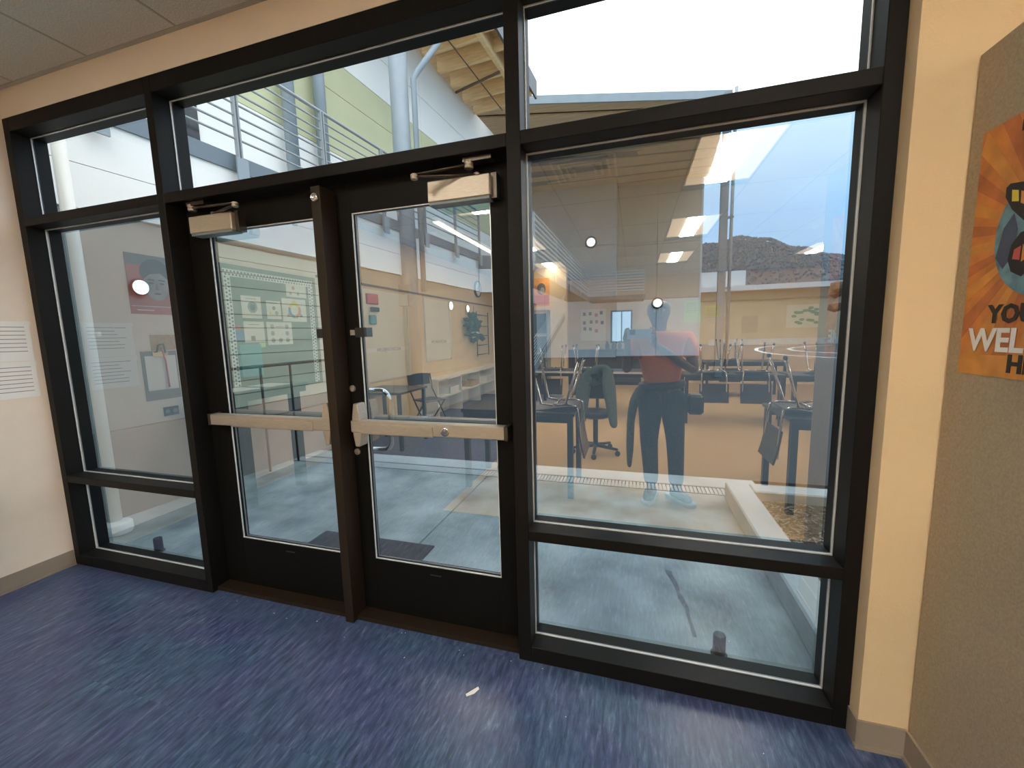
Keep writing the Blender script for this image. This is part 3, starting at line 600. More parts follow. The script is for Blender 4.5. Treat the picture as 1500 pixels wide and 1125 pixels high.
b = BM(); bx(b, XL + .0033, XL + .0037, y0 + .02, y1 - .01, 1.712, 1.716); bx(b, XL + .0033, XL + .0037, y1 - .15, y1 - .04, 1.682, 1.688); obj('caption_lines', b, 'white_paper', t)
# clipboard with lanyard, switch
t = thing('clipboard', 'grey clipboard with white sheets hung on the left wall under the red poster', 'clipboard', (0, 0, 0))
a0, a1 = ry(.77), ry(.525)
b = BM(); bx(b, XL + .001, XL + .005, a0, a1, 1.00, 1.375); obj('board', b, 'grey_plastic', t); b = BM(); bx(b, XL + .006, XL + .009, a0 + .012, a1 - .02, 1.075, 1.34); obj('sheets', b, 'white_paper', t)
b = BM(); bx(b, XL + .009, XL + .02, a0 + .07, a1 - .07, 1.335, 1.372); obj('clip', b, 'chrome', t)
b = BM(); tube(b, [(XL + .02, (a0 + a1) / 2 - .01, 1.40), (XL + .02, (a0 + a1) / 2 - .03, 1.30), (XL + .02, (a0 + a1) / 2 - .035, 1.09)], .006, 6); obj('lanyard', b, 'pink_red', t)
b = BM(); tube(b, [(XL + .03, (a0 + a1) / 2 + .03, 1.365), (XL + .035, (a0 + a1) / 2 + .02, 1.42), (XL + .03, (a0 + a1) / 2 - .02, 1.43), (XL + .02, (a0 + a1) / 2 - .035, 1.36)], .007, 6); obj('key_loop', b, 'black_plastic', t)
sheet('backing_card', ry(.80), ry(.60), 1.38, 1.50, 'tan_wood', 'plain tan card on the left wall above the clipboard', 'card')
t = thing('wall_outlet', 'dark double outlet plate low on the left wall below the clipboard', 'outlet', (0, 0, 0))
b = BM(); bx(b, XL, XL + .008, ry(.735), ry(.63), .865, .935); obj('plate', b, 'black_plastic', t)
for q in (.655, .708):
    b = BM(); lathe(b, [(.017, 0), (.017, .010), (.014, .011)], LW(ry(q), .90), 14); obj('socket', b, 'grey_plastic', t)

# bulletin board
t = thing('bulletin_board', 'grey green bulletin board with a dotted white border on the left wall', 'board', (0, 0, 0))
B0, B1 = ry(2.27), ry(1.14)
b = BM(); bx(b, XL + .001, XL + .012, B0, B1, .93, 2.13); obj('backing', b, mat('board_green', (.15, .15, .11), .8, noise=(6, .15)), t)
dots = BM()
for (q0, q1, z0, z1) in ((B0 + .05, B1 - .03, 2.02, 2.085), (B0 + .05, B0 + .115, .95, 2.02), (B1 - .095, B1 - .03, .95, 2.02)):
    b = BM(); bx(b, XL + .012, XL + .0145, q0, q1, z0, z1); obj('border_strip', b, 'white_paper', t)
    ly = (q1 - q0) > (z1 - z0); n = int(max(q1 - q0, z1 - z0) / .034)
    for k in range(n):
        for s in (-1, 1):
            u = (k + .5 + .25 * s) / n; yy = q0 + (q1 - q0) * u if ly else (q0 + q1) / 2 + s * .015; zz = (z0 + z1) / 2 + s * .015 if ly else z0 + (z1 - z0) * u
            prism(dots, ell(0, 0, .0095, .0095, 7), .0006, LW(yy, zz, .0148))
obj('border_dots', dots, 'ink', t, kind='stuff')
def pinned(ya, yb, za, zb, lab, deco, m='cream_paper'):
    t = thing('pinned_sheet', lab, 'paper', (0, 0, 0), 0, 'sheets pinned on the dotted border board'); y0, y1 = ry(yb), ry(ya)
    b = BM(); bx(b, XL + .0135, XL + .0150, y0, y1, za, zb); obj('sheet', b, m, t); cy_, cz_ = (y0 + y1) / 2, (za + zb) / 2
    for kind, du, dv, r, mm in deco:
        b = BM(); Mx = LW(cy_ + du, cz_ + dv, .0152)
        if kind == 'o': prism(b, ell(0, 0, r, r, 16), .0005, Mx)
        elif kind == 'l': prism(b, [(-r, -.004), (r, -.004), (r, .004), (-r, .004)], .0005, Mx)
        elif kind == 't': prism(b, [(-r, -r * .6), (r, -r * .6), (0, r)], .0005, Mx)
        elif kind == 'b': prism(b, [(-r, -r), (r, -r), (r, r), (-r, r)], .0005, Mx)
        elif kind[0] == 'a':
            k = int(kind[1]); a0_, a1_ = 2 * PI * k / 3 + .5, 2 * PI * (k + 1) / 3 + .4
            prism(b, ell(0, 0, r, r, 12, a0_, a1_) + ell(0, 0, r * .6, r * .6, 12, a0_, a1_)[::-1], .0005, Mx)
        obj('drawing', b, mm, t)
pinned(1.32, 1.53, 1.65, 1.86, 'pinned cream sheet with a grey ring drawing', [('o', -.01, .0, .055, 'grey_ink'), ('o', -.01, .0, .036, 'cream_paper'), ('l', 0, .08, .06, 'grey_ink')])
pinned(1.59, 1.76, 1.65, 1.83, 'small pinned sheet with three coloured dots', [('o', .0, .02, .02, 'brown_trim'), ('o', -.03, -.03, .022, 'grey_ink'), ('o', .04, -.03, .018, 'yellow'), ('l', 0, .07, .05, 'grey_ink')])
pinned(1.78, 2.10, 1.63, 1.87, 'pinned sheet with a wheel of three coloured arrows', [('a0', 0, 0, .085, 'yellow'), ('a1', 0, 0, .085, 'pink_red'), ('a2', 0, 0, .085, 'blue'), ('t', 0, .095, .025, 'yellow'), ('t', -.085, -.055, .025, 'blue'), ('t', .085, -.055, .025, 'pink_red')])
pinned(1.32, 1.54, 1.42, 1.62, 'pinned cream sheet with a small dark picture', [('b', .02, -.06, .022, 'brown_trim'), ('l', 0, .07, .06, 'grey_ink')])
pinned(1.57, 1.88, 1.39, 1.62, 'pinned sheet with eight grey dots in rows', [('o', dx, dz, .024, 'grey_ink') for dx in (-.09, .09) for dz in (-.07, 0, .07)] + [('o', 0, -.07, .024, 'grey_ink'), ('l', 0, .07, .05, 'grey_ink')])
pinned(1.85, 2.12, 1.89, 2.02, 'pinned sheet tucked in the top corner by the border', [('o', -.02, -.03, .016, 'grey_ink'), ('o', .08, -.03, .014, 'grey_ink'), ('o', .04, .03, .02, 'pink_red')])
pinned(1.235, 1.31, 1.44, 1.53, 'blue card pinned at the left side of the board', [], 'blue'); pinned(1.24, 1.29, 1.545, 1.58, 'small red card pinned above the blue card', [], 'pink_red'); pinned(1.47, 1.54, 1.37, 1.415, 'small lime sticky note pinned below the sheets', [], 'lime')
sheet('wall_pocket', ry(1.46), ry(1.24), 1.10, 1.40, 'teal', 'teal fabric pocket hanging below the pinned sheets', 'pocket', th=.03, off=.0135)
for k in range(4): sheet('wall_sheet', ry(2.62), ry(2.38), 1.95 - k * .26, 2.14 - k * .26, 'cream_paper', ['cream sheet on the wall beyond the board, top of the column of four', 'cream sheet on the wall beyond the board, second from top of four', 'cream sheet on the wall beyond the board, third from top of four', 'cream sheet on the wall beyond the board, lowest of the column of four'][k], 'paper', 'column of wall sheets')
box('picture_rail', XL, XL + .025, ry(9.9), ry(2.3), 2.145, 2.17, 'brown_trim', kind='structure').name = 'trim_2'
# whiteboards with alphabet strips
for q0, q1, z0, zs, lab in ((3.10, 4.20, .82, 1.235, 'first cream whiteboard with an alphabet strip on the left wall'), (4.78, 5.78, .99, 1.31, 'second cream whiteboard with an alphabet strip farther along the left wall')):
    t = thing('whiteboard', lab, 'whiteboard', (0, 0, 0)); b = BM(); bx(b, XL, XL + .02, ry(q1), ry(q0), z0, 2.1); obj('surface', b, 'white_board', t)
    b = BM(); bx(b, XL, XL + .035, ry(q1) - .02, ry(q1), z0 - .02, 2.12); bx(b, XL, XL + .035, ry(q0), ry(q0) + .02, z0 - .02, 2.12); obj('frame', b, 'cream_paper', t)
    b = BM(); bx(b, XL + .02, XL + .023, ry(q1), ry(q0), zs - .005, zs + .055); obj('alphabet_strip', b, 'cream_paper', t)
    text('alphabet', 'ABCDEFGHIJKLMN', .075, LW(ry((q0 + q1) / 2), zs, .024), 'grey_ink', t)
t = thing('shelf_unit', 'long low cream shelf unit along the left wall', 'shelf', (0, 0, 0))
s0_, s1_ = ry(8.6), ry(4.6)
b = BM(); bx(b, XL, XL + .32, s0_, s1_, .66, .69); obj('top_board', b, 'cream_paper', t); b = BM(); bx(b, XL, XL + .30, s0_, s1_, .34, .37); obj('shelf_board', b, 'cream_paper', t); b = BM(); bx(b, XL, XL + .02, s0_, s1_, 0, .66); obj('back_panel', b, 'white_board', t)
for k in range(5): yy = s0_ + (s1_ - s0_ - .03) * k / 4; box('divider', XL, XL + .30, yy, yy + .03, 0, .66, 'cream_paper', t)
for k, (q, mm, lab) in enumerate(((5.3, 'white_paper', 'white tray on the low shelf beside the second whiteboard'), (6.3, 'tan_wood', 'tan tray on the low shelf farther along the left wall'), (7.3, 'white_paper', 'white tray on the low shelf below the hanging plant'))):
    b = BM(); bx(b, XL + .05, XL + .29, ry(q) - .2, ry(q) + .2, .37, .39); bx(b, XL + .27, XL + .29, ry(q) - .2, ry(q) + .2, .39, .49); bx(b, XL + .05, XL + .29, ry(q) - .2, ry(q) - .185, .39, .49); bx(b, XL + .05, XL + .29, ry(q) + .185, ry(q) + .2, .39, .49); tag(obj('tray', b, mm), lab, 'tray')
t = thing('wall_clock', 'round white wall clock with a thick dark rim high on the left wall', 'clock', (XL, ry(7.36), 2.5))
b = BM(); lathe(b, [(.19, 0), (.19, .04), (.165, .045), (.160, .03)], RX, 28); obj('rim', b, 'black_plastic', t); b = BM(); lathe(b, [(.162, .02), (.160, .033)], RX, 28); obj('dial', b, 'white_paper', t)
b = BM(); bx(b, .034, .037, -.006, .006, -.01, .11); bx(b, .034, .037, -.01, .08, -.006, .006); obj('hands', b, 'ink', t)
b = BM(); bx(b, XL, XL + .05, ry(3.42), ry(3.17), 1.90, 2.04); tag(obj('wall_caddy', b, 'red_plastic', bevel=.008), 'red plastic caddy hooked on the wall above the first whiteboard', 'caddy')
b = BM(); bx(b, XL + .02, XL + .06, ry(3.42), ry(3.25), 1.80, 1.86); tag(obj('board_eraser', b, 'black_plastic', bevel=.008), 'black felt eraser on the first whiteboard', 'eraser')
b = BM(); bx(b, XL + .02, XL + .06, ry(3.34), ry(3.20), 1.62, 1.75); tag(obj('wall_bin', b, 'teal', bevel=.01), 'small teal bin below the eraser on the first whiteboard', 'bin')
t = thing('hanging_plant', 'bushy dark green plant hanging on the left wall past the second whiteboard', 'plant', (XL + .15, ry(6.75), 1.45)); b = BM()
for k in range(40): blob(b, (random.gauss(0, .05), random.gauss(0, .16), random.uniform(-.12, .42)), .07, .06, .5)
obj('leaves', b, mat('plant_green', (.03, .07, .06), .7, noise=(9, .6)), t); b = BM(); lathe(b, [(.06, -.08), (.10, .06), (.085, .06)], None, 14); obj('pot', b, 'white_enamel', t); b = BM(); tube(b, [(0, 0, .06), (0, 0, .62)], .006, 5); obj('cord', b, 'black_plastic', t)
t = thing('wall_rack', 'black metal ladder rack on the left wall near the rear', 'rack', (XL, ry(7.5), 0)); b = BM()
for y in (-.38, .38): tube(b, [(.06, y, .94), (.06, y, 1.98)], .012, 6)
obj('upright', b, 'black_metal', t)
for z in (.98, 1.2, 1.42, 1.64, 1.9): b = BM(); tube(b, [(.06, -.38, z), (.06, .38, z)], .012, 6); obj('rung', b, 'black_metal', t)

# ================================================================ CLASSROOM FURNITURE
t = thing('counter_desk', 'counter height black desk against the left wall under the bulletin board', 'desk', (0, 0, 0))
box('worktop', XL + .02, XL + .42, ry(1.62), ry(.86), .985, 1.015, 'black_top', t); box('apron', XL + .38, XL + .40, ry(1.60), ry(.88), .93, .985, 'black_top', t)
for q in (.93, 1.49): box('leg', XL + .32, XL + .39, ry(q) - .04, ry(q) + .04, 0, .985, 'black_metal', t)
for q, lab in ((1.0, 'loose white sheets at the near end of the black desk'), (1.33, 'loose white sheets at the far end of the black desk')): tag(box('paper_stack', XL + .12, XL + .36, ry(q) - .12, ry(q) + .12, 1.0155, 1.023, 'white_paper'), lab, 'paper')

def make_table(name, lab, w_, d_, loc, rz, grp, glint=False):
    t = thing(name, lab, 'table', loc, rz, grp)
    o = box('tabletop', -w_ / 2, w_ / 2, -d_ / 2, d_ / 2, .725, .755, 'black_top', t, bevel=.004)
    if glint:  # pale strips painting reflected daylight along the edges of the black top
        b = BM(); bx(b, -w_ / 2 - .004, w_ / 2 + .004, d_ / 2, d_ / 2 + .012, .722, .757); bx(b, w_ / 2, w_ / 2 + .010, -d_ / 2, d_ / 2, .722, .757); obj('edge_glint', b, 'white_paper', t, label='daylight reflection painted as a pale table edge')
    b = BM()
    bx(b, -w_ / 2 + .05, w_ / 2 - .05, -d_ / 2 + .05, -d_ / 2 + .07, .66, .725); bx(b, -w_ / 2 + .05, w_ / 2 - .05, d_ / 2 - .07, d_ / 2 - .05, .66, .725); obj('apron', b, 'black_metal', t)
    for sx in (-1, 1):
        for sy in (-1, 1): box('leg', sx * (w_ / 2 - .04) - .024, sx * (w_ / 2 - .04) + .024, sy * (d_ / 2 - .04) - .024, sy * (d_ / 2 - .04) + .024, 0, .725, 'black_metal', t)
    return t
tg = 'black classroom tables'
make_table('table', 'black classroom table nearest the photographer on his left', 1.06, .62, (-1.0, ry(2.08), .004), 0, tg)
make_table('table', 'black classroom table with a chair backrest hanging over its end', 1.15, .70, (1.70, ry(2.20), .004), 0, tg)
make_table('table', 'long black table with painted daylight along its edge behind the photographer', 2.15, .62, (-.66, ry(5.80), .004), .10, tg, True)
make_table('table', 'black classroom table in the second row, right of the photographer', 1.35, .65, (1.42, ry(5.35), .004), 0, tg)
make_table('table', 'black classroom table in the second row at the far right', 1.5, .65, (2.9, ry(5.3), .004), 0, tg)
make_table('table', 'black classroom table in the last row by the rear wall', 1.5, .65, (2.2, ry(8.0), .004), 0, tg)

def make_chair(lab, loc, rz, grp):
    """chrome leg school chair modelled upside down: seat rests on z=0, legs up, backrest hangs below"""
    t = thing('school_chair', lab, 'chair', loc, rz, grp)
    b = BM()
    for i in range(2): pass
    # seat shell (curved slab), back edge at y=-.20
    n = 6; pts = [(-.20 + .40 * k / n, .012 + .02 * math.cos(k / n * PI * 1.0)) for k in range(n + 1)]
    prism(b, [(y, z) for y, z in pts] + [(y, z + .014) for y, z in pts[::-1]], .40, Matrix(((0, 0, 1, -.20), (1, 0, 0, 0), (0, 1, 0, 0), (0, 0, 0, 1)))); obj('seat', b, 'black_plastic', t, bevel=.005)
    b = BM(); pts = [(-.205, -.13), (-.215, -.22), (-.232, -.32), (-.255, -.41)]
    prism(b, pts + [(y - .014, z) for y, z in pts[::-1]], .40, Matrix(((0, 0, 1, -.20), (1, 0, 0, 0), (0, 1, 0, 0), (0, 0, 0, 1)))); obj('backrest', b, 'black_plastic', t, bevel=.005)
    for s in (-1, 1):
        b = BM(); tube(b, [(s * .17, -.23, -.36), (s * .17, -.212, -.05), (s * .16, -.20, .03), (s * .15, -.14, .055), (s * .15, .0, .05)], .011, 8); obj('back_tube', b, 'chrome', t)
        b = BM(); tube(b, [(s * .15, .02, .045), (s * .16, .12, .06), (s * .20, .20, .44)], .012, 8); f = obj('leg', b, 'chrome', t); b = BM(); lathe(b, [(.015, 0), (.016, .02), (.012, .03)], Matrix.Translation((s * .20, .20, .43)), 10); obj('foot_cap', b, 'black_plastic', f)
        b = BM(); tube(b, [(s * .15, -.02, .045), (s * .16, -.10, .06), (s * .20, -.22, .44)], .012, 8); f = obj('leg', b, 'chrome', t); b = BM(); lathe(b, [(.015, 0), (.016, .02), (.012, .03)], Matrix.Translation((s * .20, -.22, .43)), 10); obj('foot_cap', b, 'black_plastic', f)
    b = BM(); tube(b, [(-.15, .0, .05), (.15, .0, .05)], .011, 8); obj('cross_tube', b, 'chrome', t)
    return t
cg = 'upturned chairs on the tables'
c0 = make_chair('upturned black chair on the near left table, chrome legs up', (-.83, ry(2.17), .755), -PI / 2 + PI, cg)
# orientation: local -y side carries the backrest and must overhang the table edge
c0.rotation_euler.z = PI / 2; c0.location = (-.66, ry(2.05), .759)
dup(c0, (1.33, ry(2.18), .759), -PI / 2, 'upturned black chair on the near right table, backrest over its end', cg)
dup(c0, (1.85, ry(2.05), .759), PI, 'upturned black chair farther along the near right table', cg)
dup(c0, (-1.40, ry(5.72), .759), PI, 'upturned black chair on the pale edged table, end by the aisle', cg)
dup(c0, (-.80, ry(5.70), .759), PI, 'upturned black chair on the pale edged table, nearer its middle', cg)
dup(c0, (1.15, ry(5.2), .759), PI, 'upturned black chair right of the photographer on the second row table, nearer to him', cg)
dup(c0, (1.70, ry(5.2), .759), PI, 'upturned black chair on that second row table, farther from the photographer', cg)
dup(c0, (2.6, ry(5.15), .759), PI, 'upturned black chair on the far right table of the second row', cg)
dup(c0, (1.9, ry(7.85), .759), PI, 'upturned black chair on the last row table', cg)
# folding chair by the left wall
t = thing('folding_chair', 'black folding chair standing open by the left wall near the whiteboards', 'chair', (-3.08, ry(4.0), 0), -1.15)
b = BM(); n = 8; arc = [(-.20 + .40 * k / n, .84 + .02 * math.sin(PI * k / n)) for k in range(n + 1)]
prism(b, [(-.205, .67), (.205, .67)] + [(x, z) for x, z in arc[::-1]], .02, Matrix(((1, 0, 0, 0), (0, 0, -1, -.20), (0, 1, 0, 0), (0, 0, 0, 1)))); obj('backrest', b, 'black_plastic', t, bevel=.006)
b = BM(); bx(b, -.19, .19, -.16, .20, .44, .465); obj('seat', b, 'black_plastic', t, bevel=.01)
for s in (-1, 1):
    b = BM(); tube(b, [(s * .215, -.215, .84), (s * .215, -.17, .60), (s * .215, .24, .0)], .011, 8); obj('leg', b, 'black_metal', t)
    b = BM(); tube(b, [(s * .195, .16, .44), (s * .195, -.24, .0)], .011, 8); obj('leg', b, 'black_metal', t)
b = BM(); tube(b, [(-.215, .13, .16), (.215, .13, .16)], .008, 6); obj('stretcher', b, 'black_metal', t)
# side desk with chair
t = thing('side_table', 'small black table by the left wall next to the folding chair', 'table', (-3.12, ry(3.05), 0))
box('tabletop', -.36, .36, -.35, .35, .72, .75, 'black_top', t, bevel=.004)
for sx in (-1, 1):
    for sy in (-1, 1): box('leg', sx * .32 - .02, sx * .32 + .02, sy * .31 - .02, sy * .31 + .02, 0, .72, 'black_metal', t)
# stool with draped jacket
t = thing('swivel_chair', 'black swivel chair on casters between the tables', 'chair', (-.42, ry(3.2), .004))
b = BM(); lathe(b, [(.16, .44), (.18, .46), (.18, .50), (.15, .52)], None, 20); obj('seat', b, 'black_plastic', t); b = BM(); lathe(b, [(.03, .08), (.03, .44)], None, 12); obj('column', b, 'black_metal', t)
b = BM(); bx(b, -.19, .19, -.24, -.20, .62, .98); obj('backrest', b, 'black_plastic', t, bevel=.012); b = BM(); tube(b, [(0, -.12, .45), (0, -.24, .50), (0, -.24, .66)], .02, 8); obj('back_stem', b, 'black_metal', t)
for k in range(5):
    a = 2 * PI * k / 5 + .3; p = Vector((math.cos(a) * .27, math.sin(a) * .27, 0)); b = BM(); tube(b, [(0, 0, .10), p + Vector((0, 0, .075))], [.025, .015], 8); l = obj('base_arm', b, 'black_metal', t)
    b = BM(); M = Matrix.Translation(p + Vector((0, 0, .03))) @ Matrix.Rotation(PI / 2, 4, 'X'); lathe(b, [(.028, -.02), (.03, -.014), (.03, .014), (.028, .02)], M, 12); obj('caster', b, 'black_plastic', l)
# rear furniture
t = thing('rear_counter', 'dark base cabinet along the rear wall under the window', 'cabinet', (-.9, YB + .025, .0)); box('body', -1.1, 1.1, .02, .58, .08, .92, mat('dark_cabinet', (.05, .04, .03), .6), t); box('countertop', -1.13, 1.13, .0, .61, .92, .96, 'black_top', t); box('plinth', -1.08, 1.08, .04, .54, .004, .08, 'black_plastic', t)
for k in range(4): d_ = box('door', -1.08 + k * .54, -.56 + k * .54, .58, .60, .10, .90, 'dark_cabinet', t); box('handle', -1.0 + k * .54 + .36, -1.0 + k * .54 + .38, .60, .62, .6, .8, 'chrome', d_)
for k, x in enumerate((-.70, -.52, -.36)):
    b = BM(); lathe(b, [(.05, 0), (.06, .10), (.03, .16), (.025, .22)], None, 12); o = obj('counter_jar', b, 'black_plastic'); o.location = (x, YB + .25, .96); tag(o, ['black jar on the rear counter, at the window left post', 'black jar on the rear counter, middle of three', 'black jar on the rear counter, nearest the photographer'][k], 'jar', 'jars on the rear counter')
t = thing('pinboard', 'cream pinboard of small photos on the rear wall', 'board', (0, 0, 0)); b = BM(); bx(b, -1.45, -.75, YB + .001, YB + .015, 1.2, 2.08); obj('backing', b, 'white_board', t); rr = random.Random(3)
for k in range(11):
    x = -1.38 + (k % 4) * .16 + rr.uniform(-.02, .02); z = 1.9 - (k // 4) * .22 + rr.uniform(-.04, .04); b = BM(); bx(b, x, x + .08, YB + .015, YB + .018, z, z + .09); obj('photo', b, ['brown_trim', 'photo_mid', 'pink_red', 'ink'][k % 4], t)
t = thing('red_portrait', 'red and black portrait poster on the beige pier', 'poster', (0, 0, 0)); yq = ry(7.6)
b = BM(); bx(b, -2.22, -1.83, yq, yq + .003, 2.05, 2.68); obj('sheet', b, 'poster_amber', t); b = BM(); bx(b, -2.20, -1.85, yq + .003, yq + .004, 2.08, 2.30); obj('red_area', b, 'poster_red', t)
b = BM(); prism(b, ell(-2.02, 2.44, .10, .13, 20), .001, Matrix(((1, 0, 0, 0), (0, 0, 1, yq + .003), (0, 1, 0, 0), (0, 0, 0, 1)))); obj('hair', b, 'photo_dark', t); b = BM(); prism(b, ell(-2.0, 2.40, .055, .075, 18), .001, Matrix(((1, 0, 0, 0), (0, 0, 1, yq + .0042), (0, 1, 0, 0), (0, 0, 0, 1)))); obj('face', b, 'photo_grey', t)
t = thing('glass_cabinet', 'dark glass fronted cabinet against the beige pier', 'cabinet', (0, 0, 0)); box('body', -2.26, -1.82, yq + .01, yq + .36, .004, 1.95, 'grey_plastic', t)
for z0, z1 in ((1.02, 1.40), (1.44, 1.90)): d_ = box('door', -2.24, -1.84, yq + .36, yq + .375, z0, z1, 'dark_glass', t); box('door_rail', -2.24, -1.84, yq + .375, yq + .382, z1 - .03, z1, 'tan_wood', d_)
t = box('drawer_front', -2.24, -1.84, yq + .36, yq + .375, .1, .98, 'dark_cabinet', bpy.data.objects['glass_cabinet'])
for x0, x1, z0, z1, m, lab in ((1.28, 1.70, 1.62, 2.20, 'lime', 'pale lime chart on the rear wall right of the window'), (1.78, 2.15, 1.75, 2.05, 'yellow', 'yellow chart on the rear wall next to the lime one')):
    o = box('wall_chart', x0, x1, YB, YB + .003, z0, z1, m); tag(o, lab, 'chart'); b = BM()
    for k in range(6): bx(b, x0 + .05, x1 - .05 - .04 * (k % 3), YB + .003, YB + .004, z1 - .08 - k * .045, z1 - .072 - k * .045)
    obj('printed_lines', b, 'grey_ink', o)
t = thing('leaf_mural', 'green leafy plant poster on the rear wall at the right', 'poster', (0, 0, 0)); b = BM(); bx(b, 3.65, 4.45, YB, YB + .003, 1.42, 1.98); obj('sheet', b, 'white_board', t); b = BM()
for k in range(18): prism(b, ell(3.8 + random.random() * .5, 1.5 + random.random() * .4, .06, .035, 10), .001, Matrix(((1, 0, 0, 0), (0, 0, 1, YB + .0035 + k * .0003), (0, 1, 0, 0), (0, 0, 0, 1))))
obj('leaves', b, 'green', t)

# ceiling lamps
LG = 'recessed ceiling lights'
def lamp(loc, lab, proto=None):
    if proto: return dup(proto, loc, 0, lab, LG)
    t = thing('ceiling_light', lab, 'ceiling light', loc, 0, LG); L, Wd2 = .55, .29
    b = BM(); bx(b, -Wd2 - .012, Wd2 + .012, -L - .012, -L, -.006, .03); bx(b, -Wd2 - .012, Wd2 + .012, L, L + .012, -.006, .03); bx(b, -Wd2 - .012, -Wd2, -L, L, -.006, .03); bx(b, Wd2, Wd2 + .012, -L, L, -.006, .03); obj('frame', b, 'white_enamel', t)
    for s in (-1, 1): b = BM(); prism(b, [(s * .10, -.0), (s * Wd2, -.0), (s * Wd2, .02), (s * .10, .02)], 2 * L, Matrix(((1, 0, 0, 0), (0, 0, 1, -L), (0, 1, 0, 0), (0, 0, 0, 1)))); obj('side_lens', b, 'lamp_side', t)
    box('center_lens', -.10, .10, -L, L, -.012, .02, 'lamp_centre', t); return t
rows = ['row nearest the glass', 'middle row', 'row nearest the rear wall']; cols = {.77: 'above the photographer', -1.756: 'toward the left aisle', 3.36: 'on the far right'}
pr_ = None
for i, (x, y) in enumerate(lamp_spots):
    o = lamp((x, ry(y), CH - .004), 'recessed ceiling light panel, %s, %s' % (rows[i % 3], cols[x]), pr_); pr_ = pr_ or o
t = thing('linear_lamp', 'long narrow ceiling lamp running above the left aisle', 'ceiling light', (-2.37, ry(4.3), CH)); box('housing', -.05, .05, -1.2, 1.2, -.05, -.002, 'white_enamel', t); box('tube_lens', -.035, .035, -1.18, 1.18, -.062, -.05, 'lamp_strip', t)
t = thing('air_vent', 'square louvred air vent in the ceiling near the photographer', 'vent', (-.44, ry(2.34), CH)); 
for k in range(4): s = .28 - k * .06; b = BM(); bx(b, -s, s, -s, -s + .02, -.008 - .004 * k, .0); bx(b, -s, s, s - .02, s, -.008 - .004 * k, 0); bx(b, -s, -s + .02, -s, s, -.008 - .004 * k, 0); bx(b, s - .02, s, -s, s, -.008 - .004 * k, 0); obj('louvre', b, 'white_enamel', t)

# ================================================================ PHOTOGRAPHER
def skin(name, verts, edges, radii, m, parent=None, sub=2, root=0):
    me = bpy.data.meshes.new(name); me.from_pydata([Vector(v) for v in verts], edges, []); o = bpy.data.objects.new(name, me); C.objects.link(o)
    sk = o.modifiers.new('skin', 'SKIN'); sk.use_smooth_shade = True
    for i, r in enumerate(radii):
        d = me.skin_vertices[0].data[i]; d.radius = (r, r) if not isinstance(r, tuple) else r; d.use_root = (i == root)
    s = o.modifiers.new('sub', 'SUBSURF'); s.levels = sub; s.render_levels = sub
    bpy.context.view_layer.update()
    m2 = bpy.data.meshes.new_from_object(o.evaluated_get(bpy.context.evaluated_depsgraph_get())); bpy.data.objects.remove(o)
    for p in m2.polygons: p.use_smooth = True
    m2.materials.clear(); m2.materials.append(MATS[m]); m2.name = name
    o = bpy.data.objects.new(name, m2); C.objects.link(o)
    if parent: o.parent = parent
    return o
PX, PYY = .23, -1.83
per = thing('person', 'person in an orange t-shirt and dark jeans holding up a phone to take the picture', 'person', (0, 0, 0))
sk_v, sk_e, sk_r = [], [], []
def nodes(chain, start=None):
    prev = start
    for p, r in chain:
        sk_v.append(p); sk_r.append(r); i = len(sk_v) - 1
        if prev is not None: sk_e.append((prev, i))
        prev = i
    return prev
pel = nodes([((PX, PYY, .95), (.12, .10))])
ch = nodes([((PX, PYY - .01, 1.12), (.125, .09)), ((PX - .01, PYY - .02, 1.32), (.13, .09))], pel)
nk = nodes([((PX - .02, PYY - .015, 1.43), .055), ((PX - .03, PYY, 1.50), .062), ((PX - .035, PYY + .015, 1.585), (.100, .112)), ((PX - .035, PYY + .012, 1.685), (.080, .092))], ch)
# arms with hands
def arm(sh, el, wr, palm, fdirs, thumb):
    w = nodes([(sh, .052), (el, .042), (wr, .029)], ch); pm = nodes([(palm, (.034, .016))], w)
    for f in fdirs: nodes([(f[0], .0085), (f[1], .008), (f[2], .0065)], pm)
    nodes([(thumb[0], .011), (thumb[1], .009)], pm)
PHZ = 1.41
Lf = [((-.060 - .004 * k, -1.592 + .004 * k, PHZ + .040 - k * .020), (-.055, -1.578, PHZ + .045 - k * .021), (-.030 - .004 * k, -1.5745, PHZ + .046 - k * .021)) for k in range(4)]
Rf = [((.150 + .004 * k, -1.595 + .004 * k, PHZ + .040 - k * .020), (.146, -1.578, PHZ + .045 - k * .021), (.118 + .004 * k, -1.5745, PHZ + .046 - k * .021)) for k in range(4)]
arm((PX - .20, PYY - .01, 1.36), (PX - .29, PYY + .08, 1.10), (-.045, -1.655, 1.335), (-.055, -1.622, 1.385), Lf, ((-.03, -1.605, PHZ - .03), (.0, -1.592, PHZ - .022)))
arm((PX + .19, PYY - .01, 1.36), (PX + .24, PYY + .10, 1.10), (.155, -1.665, 1.335), (.150, -1.625, 1.385), Rf, ((.12, -1.605, PHZ - .03), (.09, -1.592, PHZ - .022)))
lankle, rankle = (PX - .07, PYY + .03, .10), (PX + .13, PYY + .03, .10)
for hx, kn, an, toe in ((PX - .09, (PX - .095, PYY + .025, .50), lankle, (PX - .10, PYY + .16, .045)), (PX + .09, (PX + .115, PYY + .025, .50), rankle, (PX + .21, PYY + .14, .045))):
    nodes([((hx, PYY, .88), .088), (kn, .056), (an, .040), (toe, (.040, .026))], pel)
body = skin('body', sk_v, sk_e, sk_r, 'skin', per)
